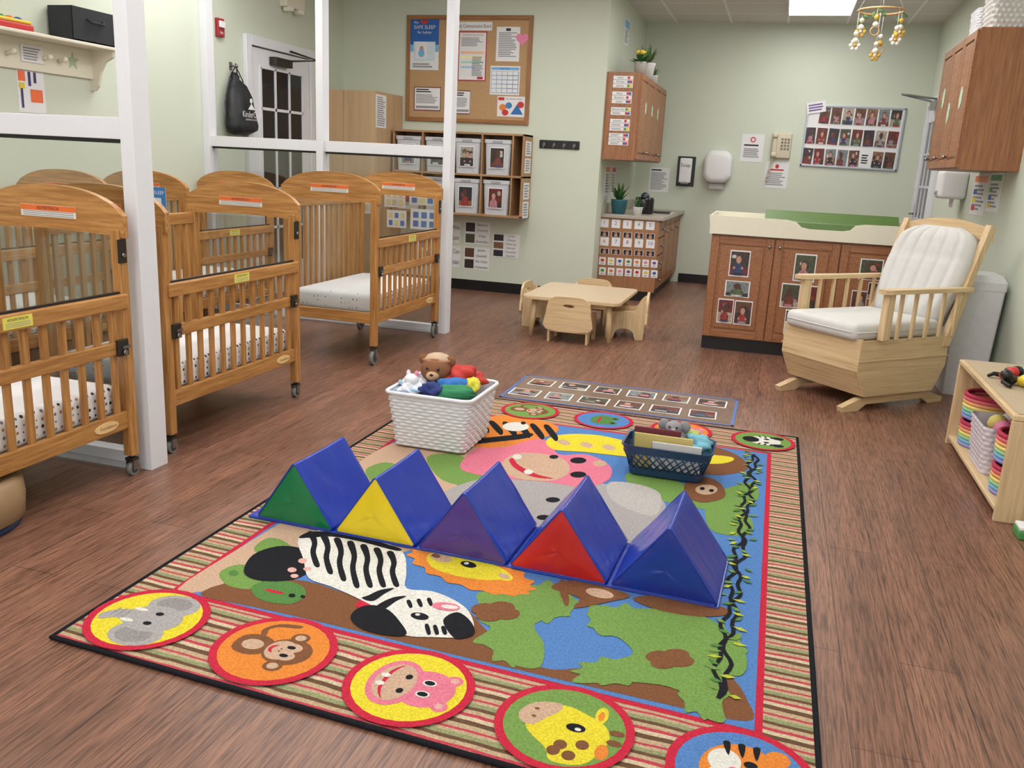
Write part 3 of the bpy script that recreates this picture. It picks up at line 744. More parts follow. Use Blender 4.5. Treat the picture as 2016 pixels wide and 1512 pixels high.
# ------------------------------------------------------------------ left wall: door, shelf, bag...
def M_left(y, z, x=XL): return frame(0, 0, 1, (x, y, z))
def M_right(y, z, x=XR): return frame(0, 0, -1, (x, y, z))
NIGHT = P('night_glass', (18, 22, 34), .1, var=.2)
def glazed_door(name, M, w, h, cols_, rows_, hside, closer=True):
    mb = MB(); mb.M = M; fw_ = .08
    mb.box(-w/2-fw_, -.0, 0, -w/2, h+fw_, .04, TRIM, .004); mb.box(w/2, 0, 0, w/2+fw_, h+fw_, .04, TRIM, .004); mb.box(-w/2, h, 0, w/2, h+fw_, .04, TRIM, .004)
    mb.box(-w/2, 0, .0, w/2, h, .004, BLACK)
    mb.box(-w/2+.01, .005, .004, w/2-.01, h-.01, .02, TRIM)
    x0, x1, y0, y1 = -w/2+.14, w/2-.14, .28, h-.16
    mb.box(x0, y0, .02, x1, y1, .022, NIGHT)
    for i in range(cols_+1):
        x = x0+(x1-x0)*i/cols_; mb.box(x-.012, y0, .02, x+.012, y1, .032, TRIM)
    for j in range(rows_+1):
        y = y0+(y1-y0)*j/rows_; mb.box(x0, y-.012, .02, x1, y+.012, .032, TRIM)
    hx = hside*(w/2-.07)
    mb.box(hx-.025, .93, .02, hx+.025, 1.08, .028, STEEL, .002); mb.cyl((hx, .98, .028), (hx, .98, .07), .01, STEEL); mb.cyl((hx, .98, .07), (hx-hside*.11, .98, .07), .009, STEEL)
    if closer:
        mb.box(-.2, h-.13, .02, .08, h-.06, .09, DKMET, .006); mb.tube([(.05, h-.07, .07), (.25, h-.04, .25), (.1, h+.02, .05)], .01, DKMET, 6)
    return struct(mb, name)
glazed_door('door_1', M_left(7.3, 0, XL), .98, 2.16, 3, 5, 1)
glazed_door('door_2', M_right(9.95, 0, XR), 1.0, 2.08, 3, 5, -1, False)
t = MB(); t.cyl((1.38, 9.9, 2.12), (1.02, 9.7, 2.14), .01, STEEL); t.cyl((1.02, 9.7, 2.14), (1.36, 10.2, 2.12), .01, STEEL); t.box(1.33, 9.75, 2.02, 1.39, 10.05, 2.10, STEEL, .005)
t.v = [v-Vector((1.35, 9.9, 2.06)) for v in t.v]
put(t, 'door_closer', T(1.35, 9.9, 2.06), 'metal door closer arm above glazed exit door', 'door closer')

zt = 1.9
sh = thing('wall_shelf', T(XL, 4.45, zt), 'cream wooden wall shelf with pegs and cut-out stars', 'shelf')
part(MB().box(.0, -.62, -.02, .21, .6, 0, CREAM, .005), 'shelf_board', sh)
part(MB().box(.0, -.58, -.2, .02, .56, -.02, CREAM, .003), 'back_rail', sh)
brk = [(.0, -.02), (.19, -.02), (.185, -.06), (.12, -.09), (.08, -.15), (.055, -.24), (.03, -.27), (.0, -.27)]
for y in (-.56, .54):
    b = MB(); b.prism(brk, y-.012, y+.012, CREAM, 'xz'); part(b, 'bracket', sh)
star = [(cos(pi/2+k*pi/5)*(.055 if k % 2 == 0 else .024), sin(pi/2+k*pi/5)*(.055 if k % 2 == 0 else .024)-.105) for k in range(10)]
for y in (-.3, .0, .36):
    b = MB(); b.prism([(p[0]+y, p[1]) for p in star], .02, .023, P('star_green', (170, 190, 156)), 'yz'); part(b, 'star_decoration', sh)
for y in (-.15, .12, .24): part(MB().cyl((.02, y, -.12), (.07, y, -.11), .012, CREAM).sph((.075, y, -.11), .018, CREAM, 10), 'peg', sh)
fb = MB(); FAB = P('felt_black', (46, 48, 52), .9, bump=.4)
fb.box(-.09, -.19, 0, .09, .19, .01, FAB)
for s in (-1, 1):
    fb.box(s*.09, -.19, 0, s*.084, .19, .2, FAB, .002); fb.box(-.09, s*.19, 0, .09, s*.184, .2, FAB, .002)
fb.tube([(.091, -.07, .14), (.115, -.05, .12), (.115, .05, .12), (.091, .07, .14)], .008, FAB, 6)
put(fb, 'storage_bin', T(XL+.105, 4.83, zt), 'dark charcoal fabric bin on wall shelf', 'storage bin')
for i, c in enumerate((RED, YEL, ORG, GRN)):
    put(MB().sph((0, 0, .035), (.05, .05, .035), c, 14), 'toy_ball', T(XL+.07+.07*(i % 2), 4.73+.06*i, zt+.13), 'small bright plastic toy ball in fabric bin', 'toy', 'bright toys in the wall shelf bin')
tr = MB().box(-.08, -.16, 0, .08, .16, .04, RED, .01).box(-.075, -.15, .04, .075, .15, .06, YEL, .008)
for k in range(5): tr.sph((.0, -.12+.06*k, .065), (.03, .022, .016), [RED, YEL, GRN, ORG, BLUE][k], 10)
put(tr, 'toy_tray', T(XL+.1, 4.2, zt), 'red and yellow plastic toy on wall shelf', 'toy')
M, w_, h_ = onwall('left', 35, 90, 78, 123); card('paper_note', 'small printed paper under wall shelf', 'paper', frame(0, 0, 1, M.translation+Vector((.023, 0, 0))), w_, h_, [('l', .1, .1, .9, .9, 5, GREY)])
M, w_, h_ = onwall('left', 35, 138, 88, 222)
OR2 = P('org2', (232, 112, 66)); NV2 = P('navy2', (50, 50, 110))
card('schedule_poster', 'white chart with orange and navy blocks', 'poster', M, w_, h_,
     [('r', .04, .72, .3, .95, OR2), ('r', .4, .62, .5, .95, NV2), ('r', .6, .7, .7, .95, NV2), ('r', .45, .25, .9, .55, OR2), ('r', .1, .1, .18, .6, NV2), ('r', .05, .55, .25, .68, YEL)])
M, w_, h_ = onwall('left', 421, 33, 438, 76)
put(MB().box(-.045, -.07, 0, .045, .07, .03, P('alarm_red', (160, 42, 50)), .006).box(-.035, .0, .03, .035, .05, .045, WHITE, .004).text('FIRE', 0, -.04, .025, .0315, WHITE), 'fire_alarm_strobe', M, 'red fire alarm horn with white strobe', 'fire alarm')
M, w_, h_ = onwall('left', 535, -10, 600, 22)
el = thing('emergency_light', M, 'cream emergency light unit above door', 'emergency light')
part(MB().box(-.16, -.05, 0, .16, .09, .08, CREAM, .01), 'housing', el)
for s in (-1, 1): part(MB().box(s*.09-.035, -.085, .02, s*.09+.035, -.045, .09, CREAM, .008).box(s*.09-.028, -.08, .09, s*.09+.028, -.05, .093, WHITE), 'lamp_head', el)
bk = thing('drawstring_backpack', M_left(6.55, 1.96), 'black drawstring backpack hanging from wall hook', 'backpack')
BAG = P('bag_nylon', (28, 30, 34), .55, bump=.7, bs=18, bd=.01)
mb = MB(); rings = []
for z, wx, d in ((-.05, .03, .02), (-.08, .045, .03), (-.1, .035, .03), (-.15, .10, .05), (-.24, .15, .065), (-.36, .175, .075), (-.46, .19, .085), (-.51, .185, .085), (-.535, .15, .06)):
    ring = []
    for k in range(28):
        a = 2*pi*k/28; ca, sa = cos(a), sin(a); fold = 1+.09*sin(k*1.35+z*14)*(1 if z > -.3 else .5)
        ring.append(Vector((wx*(abs(ca)**.7)*(1 if ca > 0 else -1)*(1+.04*sin(z*40)), z+(.012*sin(a*2) if z < -.5 else 0), .012+d+d*sa*fold)))
    rings.append(ring)
mb.loft(rings, BAG); part(mb, 'bag_body', bk)
part(MB().tube([(0, 0, .05), (-.09, -.1, .05), (-.17, -.3, .06), (-.18, -.5, .08)], .005, BLACK, 6).tube([(0, 0, .05), (.09, -.1, .05), (.17, -.3, .06), (.18, -.5, .08)], .005, BLACK, 6).tube([(0, .02, .05), (0, -.04, .06), (0, -.08, .06)], .006, BLACK, 6), 'cord', bk)
lg = MB(); lg.M = Matrix.Translation((0, -.02, -.034)); lg.text('KinderCare', 0, -.36, .07, .226, WHITE, .26).text('LEARNING CENTERS', 0, -.4, .02, .227, WHITE, .2).ell(0, -.25, .02, .02, .222, WHITE).flat([(-.05, -.32, .224), (.05, -.32, .224), (0, -.27, .224)], WHITE)
part(lg, 'printed_logo', bk, 'white printed logo')
put(MB().cyl((0, 0, 0), (0, 0, .06), .008, STEEL).sph((0, 0, .06), .014, STEEL, 10).box(-.02, -.03, 0, .02, .03, .006, STEEL), 'wall_hook', M_left(6.55, 1.96), 'small metal wall hook holding backpack', 'hook')

# ------------------------------------------------------------------ wardrobe + organizer on cork wall
wd = thing('tall_storage_cabinet', T(-4.11, 8.195), 'tall pale maple storage cabinet against green wall', 'cabinet')
part(MB().box(-.33, -.305, 0, .33, .32, 1.9, war_w(2), .003), 'body', wd)
for s in (-1, 1):
    d = part(MB().box(s*.0015, -.325, .08, s*.328, -.306, 1.89, war_w(2), .002), 'door', wd)
    part(MB().cyl((s*.04, -.34, .95), (s*.04, -.34, 1.1), .006, STEEL, 8).cyl((s*.04, -.34, .95), (s*.04, -.325, .95), .005, STEEL, 8).cyl((s*.04, -.34, 1.1), (s*.04, -.325, 1.1), .005, STEEL, 8), 'handle', d)
M, w_, h_ = onwall((0, -3.78, 1), 740, 187, 760, 252)
card('notice_paper', 'narrow printed notice on maple cabinet side', 'paper', M, w_, h_, [('l', .1, .05, .9, .95, 14, GREY)])

og = thing('cubby_organizer', T(-3.08, YC), 'wall-mounted wooden cubby organizer with eight bins', 'organizer')
OW = lambda a: wood('org_wood', (162, 124, 88), (184, 146, 106), a, .5)
X0, X1, Zb, Zt = -.67, .69, .78, 1.57
part(MB().box(X0, -.012, Zb, X1, 0, Zt, OW(0)), 'back_board', og)
for z in (Zb, 1.16, Zt-.02): part(MB().box(X0, -.3, z, X1, -.012, z+.02, OW(0), .002), 'shelf', og)
bw = .31
for i in range(5):
    for za, zb_ in ((Zb+.02, 1.16), (1.18, Zt-.02)): part(MB().box(X0+i*bw, -.3, za, X0+i*bw+.016, -.012, zb_, OW(2)), 'divider', og)
part(MB().box(X1-.016, -.3, Zb, X1, -.012, Zt, OW(2)), 'side_panel', og)
BIN = P('bin_plastic', (198, 201, 207), .35, var=.03)
def rl(w, d, z, r=.025, n=5):
    out = []
    for cx, cy, a0 in ((w-r, d-r, 0), (-w+r, d-r, pi/2), (-w+r, -d+r, pi), (w-r, -d+r, 1.5*pi)):
        for k in range(n): an = a0+pi/2*k/(n-1); out.append(Vector((cx+r*cos(an), cy+r*sin(an), z)))
    return out
first = None
for j in range(2):
    for i in range(4):
        M = T(-3.08+X0+.163+i*bw, YC-.16, (.8 if j else 1.18))
        if first is None:
            b = thing('storage_bin', M, 'translucent white plastic bin in wooden cubby', 'storage bin', 'bins in the cubby organizer')
            part(MB().loft([rl(.118, .12, 0), rl(.13, .13, .29), rl(.138, .136, .295), rl(.138, .136, .33), rl(.128, .128, .33), rl(.112, .116, .02)], BIN, True, True, False), 'bin_body', b); first = b
            part(MB().box(-.05, -.142, .3, .05, -.136, .32, P('bin_lid', (160, 163, 170))), 'grip', b)
        else: dup(first, M)
        photo(frame(1, 0, 0, (M.translation.x, M.translation.y-.1335, M.translation.z+.16)), .15, .2, 'photo cards on the bins', 'child photo card on plastic bin')
for z, hh in ((1.44, .14), (1.28, .14), (1.04, .16), (.86, .16)):
    card('paper_pocket', 'printed paper strip on organizer side', 'paper', frame(0, 0, 1, (-3.08+X1, YC-.15, z)), .2, hh, [('l', .1, .1, .9, .9, 5, GREY)], group='papers on organizer side')

A = at(803, 29, 1, YC); B = at(1052, 32, 1, YC); C_ = at(799, 237, 1, YC); D_ = at(1040, 247, 1, YC)
x0, x1 = (A.x+C_.x)/2, (B.x+D_.x)/2; z0, z1 = (C_.z+D_.z)/2, (A.z+B.z)/2
cw, chh = x1-x0, z1-z0
cb = thing('cork_board', frame(1, 0, 0, ((x0+x1)/2, YC, (z0+z1)/2)), 'large cork notice board in oak frame', 'notice board')
part(MB().box(-cw/2+.02, -chh/2+.02, 0, cw/2-.02, chh/2-.02, .012, P('cork', (184, 150, 110), .9, var=.2, ns=150, bump=.3)), 'cork_panel', cb)
f = MB(); OK_ = lambda a: wood('oak_frame', (142, 96, 56), (166, 116, 72), a)
for s in (-1, 1):
    f.box(s*(cw/2-.04), -chh/2, 0, s*cw/2, chh/2, .025, OK_(1), .004); f.box(-cw/2+.04, s*(chh/2-.04), 0, cw/2-.04, s*chh/2, .025, OK_(0), .004)
part(f, 'frame', cb)
CO = .0121
def ck(name, label, a, b, c, d, ops, bg=None):
    M, w, h = onwall('cork', a, b, c, d, CO); return card(name, label, 'poster', M, w, h, ops, bg, .002, 'papers on the cork board')
SKY = P('poster_blue', (30, 96, 176)); SKY2 = P('poster_ltblue', (120, 180, 226)); DRD = P('dkred', (176, 44, 56))
ck('safe_sleep_poster', 'blue and white safe sleep poster', 808, 38, 864, 138, [('r', 0, .5, 1, 1, SKY), ('r', 0, .36, 1, .5, SKY2), ('r', .12, .18, .88, .56, P('poster_pale', (206, 222, 232))), ('r', .2, .22, .6, .56, WHITE), ('e', .4, .42, .07, .05, SKIN), ('e', .4, .33, .11, .08, SKY2),
    ('t', .2, .93, .07, 'We', WHITE, .25), ('e', .42, .955, .07, .03, RED), ('e', .55, .955, .07, .03, RED), ('p', [(.36, .945), (.61, .945), (.485, .89)], RED), ('t', .5, .84, .1, 'SAFE SLEEP', WHITE, .9), ('t', .5, .74, .08, 'for babies', WHITE, .7), ('l', .1, .04, .9, .14, 2, GREY)])
ck('board_title', 'white title strip with red hearts', 893, 43, 969, 60, [('t', .5, .5, .62, 'Family Communication Board', INK, .94)])
ck('notice_sheet', 'white notice with red border and coloured lines', 902, 62, 958, 160, [('r', 0, 0, 1, 1, DRD), ('r', .04, .025, .96, .975, WHITE), ('t', .5, .93, .045, 'Weekly Planning Schedule', P('pinkink', (200, 60, 90)), .8), ('l', .1, .7, .9, .88, 7, GREY), ('r', .1, .55, .9, .6, P('hlo', (245, 190, 150))), ('r', .1, .46, .9, .5, P('hly', (246, 240, 170))), ('r', .1, .36, .9, .4, P('hlg', (180, 220, 200))), ('r', .1, .26, .6, .3, P('hlb', (170, 200, 230))), ('l', .5, .1, .9, .5, 12, GREY), ('r', .7, .04, .9, .09, DRD)])
ck('notice_sheet', 'plain white printed letter', 977, 53, 1023, 121, [('r', .4, .88, .6, .96, INK), ('l', .1, .12, .9, .85, 14, GREY)])
M, w_, h_ = onwall('cork', 1016, 64, 1041, 90, CO)
hp = [(.5*w_*(16*sin(t_)**3)/16, .5*h_*(13*cos(t_)-5*cos(2*t_)-2*cos(3*t_)-cos(4*t_))/15) for t_ in [2*pi*k/30 for k in range(30)]]
put(MB().prism(hp, .004, .006, PINK, 'xy'), 'paper_heart', M, 'pink paper heart on notice board', 'paper heart')
ck('calendar_sheet', 'white calendar sheet with blue grid', 965, 130, 1023, 187, [('r', .03, .86, .97, .95, SKY2), ('r', .03, .06, .97, .82, P('grid', (160, 186, 216)))] + [('r', .05+.185*i, .08+.15*j, .05+.185*i+.16, .08+.15*j+.125, WHITE) for i in range(5) for j in range(5)] + [('t', .5, .905, .08, 'Infant Menu', SKY, .5)])
for q in ((815, 171, 868, 218), (897, 178, 926, 225)):
    ck('menu_sheet', 'printed sheet with dark red border', *q, [('r', 0, 0, 1, 1, P('maroon', (110, 40, 50))), ('r', .03, .04, .97, .96, WHITE), ('l', .08, .75, .7, .93, 2, INK), ('l', .08, .3, .92, .7, 7, GREY), ('r', .08, .1, .92, .2, GREY)])
ck('values_sheet', 'white sheet with orange, red and blue shapes', 979, 190, 1033, 230, [('t', .6, .88, .12, 'Our Service Values', INK, .6), ('r', .03, .8, .25, .95, RED), ('e', .2, .45, .13, .17, ORG), ('e', .42, .55, .12, .16, P('teal', (60, 130, 190))), ('e', .3, .2, .12, .15, RED), ('p', [(.5, .12), (.95, .12), (.72, .62)], P('tri', (40, 110, 180))), ('e', .85, .6, .12, .16, RED)])
for q, tx in (((915, 437, 965, 481), ('Bonjour', '(French)', "G'day", '(Australian)')), ((970, 461, 1022, 507), ('Ni Hao', '(Chinese)', 'Guten Tag', '(German)', 'Konnichiwa', '(Japanese)')), ((913, 487, 963, 531), ('Jambo', '(Swahili)', 'Xin Chao', '(Vietnamese)')), ((880, 437, 906, 478), ('Hola', '(Spanish)')), ((880, 484, 906, 526), ('Ciao', '(Italian)'))):
    M, w, h = onwall('cork', *q); n = len(tx)
    ops = [('r', .04, 1-(i+1.8)/n, .4, 1-(i+.2)/n, random.choice(BGS)) for i in range(0, n, 2)]
    ops += [('t', .7, 1-(i+.5)/n, .6/n, s_, INK, .5) for i, s_ in enumerate(tx)]
    card('greeting_card', 'laminated greeting card with photos and words', 'card', M, w, h, ops, group='greeting cards on wall')
M, w_, h_ = onwall('cork', 1062, 276, 1141, 294)
hr = thing('hook_rail', M, 'black wall rail with four silver hooks', 'hook rail')
part(MB().box(-w_/2, -.04, 0, w_/2, .04, .015, BLACK, .006), 'rail_board', hr)
for i in range(4):
    x = -w_/2+w_*(i+.5)/4; part(MB().tube([(x, .02, .015), (x, -.02, .02), (x, -.035, .045), (x, -.015, .06)], .005, STEEL, 8).cyl((x, .0, .015), (x, 0, .02), .012, STEEL), 'hook', hr)

# ------------------------------------------------------------------ cabinets
def cdoor(mb, w, h, wm, z=0.0, fr=.05):
    mb.box(-w/2, -h/2, z, w/2, h/2, z+.012, wm(1))
    for s in (-1, 1):
        mb.box(s*(w/2-fr), -h/2, z+.012, s*w/2, h/2, z+.021, wm(1), .003); mb.box(-w/2+fr, s*(h/2-fr), z+.012, w/2-fr, s*h/2, z+.021, wm(0), .003)
    mb.box(-w/2+fr+.014, -h/2+fr+.014, z+.008, w/2-fr-.014, h/2-fr-.014, z+.0205, wm(1), .006)
def knob(M): 
    k = MB(); k.M = M; k.cyl((0, 0, 0), (0, 0, .018), .006, STEEL, 8).sph((0, 0, .022), .013, STEEL, 10); return k
def rel(M, base): return Matrix.Translation(-Vector(base)) @ M
base = (-1.41, 9.74, 0)
bc = thing('base_cabinet', T(*base), 'warm oak base cabinet with drawers under worktop', 'cabinet')
part(MB().box(-.3, -.94, .1, .27, .955, .815, cab_w(2)), 'body', bc)
part(MB().box(-.3, -.93, 0, .23, .955, .1, BLACK), 'toe_kick', bc)
part(MB().box(-.3, -.945, .1, .29, -.94, .815, wood('panel', (152, 106, 72), (172, 124, 88), 2)), 'side_panel', bc)
yy = -.93
for kind in ('dr', 'do', 'do', 'do'):
    wdt = .46
    if kind == 'dr':
        for z, hh in ((.72, .15), (.55, .16), (.375, .16), (.2, .16)):
            mb = MB(); mb.M = rel(frame(0, 0, 1, (base[0]+.27, base[1]+yy+wdt/2, z)), base); mb.box(-wdt/2+.005, -hh/2, 0, wdt/2-.005, hh/2, .018, cab_w(0), .003)
            d = part(mb, 'drawer', bc); part(knob(rel(frame(0, 0, 1, (base[0]+.288, base[1]+yy+wdt/2, z)), base)), 'knob', d)
    else:
        mb = MB(); mb.M = rel(frame(0, 0, 1, (base[0]+.27, base[1]+yy+wdt/2, .46)), base); cdoor(mb, wdt-.01, .68, cab_w)
        d = part(mb, 'door', bc); part(knob(rel(frame(0, 0, 1, (base[0]+.29, base[1]+yy+.05, .68)), base)), 'knob', d)
    yy += wdt+.005
CT = P('laminate_counter', (170, 162, 150), .35, var=.12, ns=180)
wt = put(MB().box(-.3, -.97, 0, .33, .955, .035, CT, .004), 'worktop', T(-1.41, 9.74, .815), 'speckled grey-beige laminate worktop on base cabinet', 'worktop')
put(MB().box(0, -.95, 0, .018, .955, .1, CT, .002), 'worktop_backsplash', T(-1.71, 9.74, .85), 'low laminate backsplash strip along wall', 'backsplash')
rows = [(440, '12345', 'n'), (461, 'hhhhh', 'h'), (476, ('6', '7', '8', '9', '10'), 'n'), (495, 'hhhhh', 'h')]
Pc = (1, 8.795, 0)
NC = [P('n%d' % i, c) for i, c in enumerate([(200, 60, 80), (60, 90, 180), (120, 50, 130), (40, 130, 160), (60, 60, 160)])]
for v, items, kd in rows:
    for i, s_ in enumerate(items):
        u = 1190+i*22.6; vv = v+i*1.3
        M, w, h = onwall(Pc, u-8.5, vv-9.5, u+8.5, vv+8)
        if kd == 'n': card('number_card', 'white card printed with a number', 'card', M, w, h*.95, [('t', .5, .55, .62, s_, NC[i], .8)], group='number cards on the cabinet side')
        else: card('finger_count_card', 'small card showing counting fingers on dark ground', 'card', M, w, h*.62, [('r', .05, .05, .95, .95, BLACK), ('e', .5, .35, .2, .28, SKIN), ('r', .38, .4, .44, .9, SKIN), ('r', .48, .4, .54, .95, SKIN), ('r', .58, .4, .64, .85, SKIN)], group='number cards on the cabinet side')
ccs = [RED, YEL, BLUE, GRN, ORG, PINK, P('violet', (120, 70, 160))]
for r_, v in enumerate((513, 533)):
    for i in range(7):
        u = 1186+i*17; M, w, h = onwall(Pc, u-6.5, v-7+i, u+6.5, v+8+i)
        card('colour_card', 'small white card with a coloured patch', 'card', M, w, h, [('e', .5, .6, .28, .2, ccs[(i+r_*3) % 7]), ('r', .25, .15, .75, .25, GREY)], group='colour cards on the cabinet side')

ub = (-1.545, 9.46, 1.38)
uc = thing('wall_cabinet', T(*ub), 'warm oak wall cabinet above worktop', 'cabinet')
part(MB().box(-.165, -.89, 0, .155, .89, .8, cab_w(2)), 'body', uc)
for i in range(4):
    y = ub[1]-.885+.4425*(i+.5); mb = MB(); mb.M = rel(frame(0, 0, 1, (ub[0]+.155, y, ub[2]+.4)), ub); cdoor(mb, .435, .78, cab_w); d = part(mb, 'door', uc)
    part(knob(rel(frame(0, 0, 1, (ub[0]+.175, y+(.17 if i % 2 == 0 else -.17), ub[2]+.08)), ub)), 'knob', d)
for i in range(3):
    b = MB(); b.prism([(.05*cos(2*pi*k/12)*(1 if k % 2 else .7), .06*sin(2*pi*k/12)) for k in range(12)], 0, .002, P('tag_green', (190, 214, 190)), 'xy')
    put(b, 'paper_tag', frame(0, 0, 1, (ub[0]+.1765, 8.9+.44*i, 1.88)), 'pale green paper cut-out on cabinet door', 'paper tag', 'paper cut-outs on cabinet doors')
Pu = (1, 8.57, 0)
hl = [(153, 'hello!'), (161, 'Ni hao'), (169, 'zdravo'), (184, 'Ahoj'), (192, 'Bonjour'), (200, 'aloha'), (215, 'Buenos dias'), (223, ''), (238, 'shalom'), (246, ''), (254, ''), (266, ''), (274, 'bom Dia'), (282, '')]
for i, (v, s_) in enumerate(hl):
    M, w, h = onwall(Pu, 1208-(v-153)*.08, v-3.6, 1247-(v-153)*.08, v+3.6)
    fc = [(RED, WHITE), (BLUE, RED), (GRN, YEL), (RED, BLUE)][i % 4]
    ops = [('t', .36, .5, .85, s_, INK, .6)] if s_ else [('l', .08, .2, .6, .8, 2, GREY)]
    card('greeting_label', 'white label with greeting word and small flag', 'label', M, w, h, ops+[('r', .72, .15, .84, .85, fc[0]), ('r', .84, .15, .96, .85, fc[1])], group='greeting labels on the wall cabinet')
M, w_, h_ = onwall('niche', 1227, 40, 1240, 92); card('wall_notice', 'small framed notice high on wall', 'paper', M, .25, h_, [('r', 0, .7, 1, 1, SKY2), ('l', .1, .1, .9, .65, 6, GREY)])

def plant(M, label, pot, kind='spiky', s=1.0):
    t = thing('potted_plant', M, label, 'plant')
    part(MB().lathe([(.035*s, 0), (.045*s, .07*s), (.048*s, .075*s), (.04*s, .075*s), (.038*s, .06*s)], pot, n=18), 'pot', t)
    lv = MB(); lm = P('leaf_a', (48, 92, 46)); lm2 = P('leaf_b', (84, 124, 62))
    for i in range(34):
        a = random.uniform(0, 2*pi); e = random.uniform(.15, .8) if kind == 'spiky' else random.uniform(.4, 1.3); L_ = s*random.uniform(.07, .13)
        d = Vector((cos(a)*sin(e), sin(a)*sin(e), cos(e))); sd = Vector((-sin(a), cos(a), 0))*.008*s*(1 if kind == 'spiky' else 2)
        b0 = Vector((0, 0, .06*s)); mid = b0+d*L_*.55; tip = b0+d*L_-Vector((0, 0, .012*s))
        lv.add([b0-sd*.4, b0+sd*.4, mid+sd, tip, mid-sd], [(0, 1, 2, 3, 4)], lm if i % 3 else lm2)
    part(lv, 'foliage', t)
    return t
zt2 = 2.18; PW = P('pot_w', (226, 226, 226))
plant(T(-1.43, 8.78, zt2), 'small potted plant with yellow flowers on cabinet', P('pot_lt', (190, 190, 188)), 'round', 1.5)
plant(T(-1.43, 9.14, zt2), 'small spiky plant in white pot on cabinet', PW, 'spiky', 1.9)
plant(T(-1.45, 9.75, zt2), 'small grey-green plant on top of cabinet', PW, 'spiky', 1.2)
for x, y in ((-1.46, 8.76), (-1.41, 8.8), (-1.42, 8.74)): put(MB().sph((0, 0, 0), .022, P('lemon', (222, 196, 60)), 12), 'yellow_blossom', T(x, y, zt2+.2), 'round yellow blossom above small potted plant', 'flower', 'yellow blossoms')
zc = .85
plant(T(-1.57, 8.97, zc), 'leafy plant in teal pot on worktop', P('pot_teal', (50, 110, 124)), 'spiky', 1.9)
plant(T(-1.36, 8.88, zc), 'small plant in white pot on worktop', PW, 'spiky', 1.1)
cf = thing('bottle_warmer', T(-1.36, 9.3, zc), 'black countertop bottle warmer on worktop', 'bottle warmer')
part(MB().lathe([(.095, 0), (.1, .02), (.1, .15), (.09, .17), (.05, .17), (.05, .1)], P('gloss_black', (20, 20, 22), .15), n=24), 'body', cf)
part(MB().lathe([(.045, .1), (.045, .19), (.03, .21), (.012, .22), (.001, .22)], P('bottle', (60, 66, 74), .2), n=18), 'bottle', cf)
put(MB().box(-.12, -.16, 0, .12, .16, .014, P('binder', (30, 30, 34), .4), .003).box(-.118, -.158, .002, .122, .158, .012, WHITE), 'black_binder', T(-1.24, 9.75, zc), 'black clipboard binder lying on worktop', 'binder')
for i in range(2):
    card('wall_chart', 'narrow colour chart on wall above worktop', 'poster', frame(0, 0, 1, (XN, 8.95+i*.35, 1.17)), .22, .3, [('r', .05, .8, .95, .96, [ORG, RED][i]), ('l', .1, .1, .9, .75, 7, GREY)], group='charts above worktop')

# ------------------------------------------------------------------ back wall items
M, w_, h_ = onwall('back', 1278, 330, 1317, 378); card('wall_notice', 'white printed notice beside soap dispenser', 'paper', M, w_, h_, [('l', .08, .85, .8, .95, 1, INK), ('l', .08, .08, .92, .82, 12, GREY)])
M, w_, h_ = onwall('back', 1333, 308, 1368, 367)
sd = thing('soap_dispenser', M, 'white soap dispenser on black backing plate', 'soap dispenser')
part(MB().box(-w_/2, -h_/2, 0, w_/2, h_/2, .012, BLACK, .004), 'backing_plate', sd)
part(MB().box(-w_*.33, -h_*.38, .012, w_*.33, h_*.44, .11, WHITE, .015).box(-w_*.2, -h_*.42, .03, w_*.2, -h_*.38, .09, GREY).text('Soap', 0, h_*.2, .06, .1105, INK), 'dispenser_body', sd)
M, w_, h_ = onwall('back', 1387, 297, 1441, 372)
pt = thing('paper_towel_dispenser', M, 'white rounded paper towel dispenser on wall', 'towel dispenser')
part(MB().loft([[Vector((w_/2*s_*max(-1, min(1, 1.15*cos(2*pi*k/28))), h_*.08+h_*.42*s_*max(-1, min(1, 1.15*sin(2*pi*k/28))), z)) for k in range(28)] for s_, z in ((.96, 0), (1, .03), (1, .15), (.93, .19), (.7, .2))], WHITE), 'cover', pt)
part(MB().box(-.08, -h_*.5, .06, .08, -h_*.33, .063, WHITE).box(-.1, -h_*.36, .05, .1, -h_*.32, .1, GREY), 'towel', pt, 'hanging paper towel sheet')
M, w_, h_ = onwall('back', 1459, 264, 1503, 319); card('wall_notice', 'white notice with small red emblem', 'paper', M, w_, h_, [('e', .5, .8, .12, .1, RED), ('e', .5, .8, .07, .06, WHITE), ('l', .12, .55, .88, .65, 1, INK), ('l', .12, .15, .88, .5, 5, GREY)])
M, w_, h_ = onwall('back', 1505, 318, 1551, 371); card('wall_notice', 'white notice with red heading under telephone', 'paper', M, w_, h_, [('r', .2, .66, .8, .72, RED), ('e', .5, .82, .08, .08, RED), ('l', .1, .1, .9, .6, 7, GREY)])
M, w_, h_ = onwall('back', 1519, 262, 1557, 312)
ph = thing('wall_telephone', M, 'cream corded wall telephone with keypad', 'telephone')
PC = P('phone_cream', (208, 200, 176), .4)
part(MB().box(-w_/2, -h_/2, 0, w_/2, h_/2, .05, PC, .012), 'phone_body', ph)
kp = MB()
for i in range(3):
    for j in range(4): kp.box(-.005+i*.035, .06-j*.035, .05, .018+i*.035, .08-j*.035, .056, P('key', (120, 116, 108)))
part(kp, 'keypad', ph)
part(MB().box(-w_/2+.008, -h_*.42, .05, -w_/2+.058, h_*.46, .075, PC, .012).box(-w_/2+.004, h_*.3, .05, -w_/2+.062, h_*.48, .1, PC, .014).box(-w_/2+.004, -h_*.46, .05, -w_/2+.062, -h_*.28, .1, PC, .014), 'handset', ph)
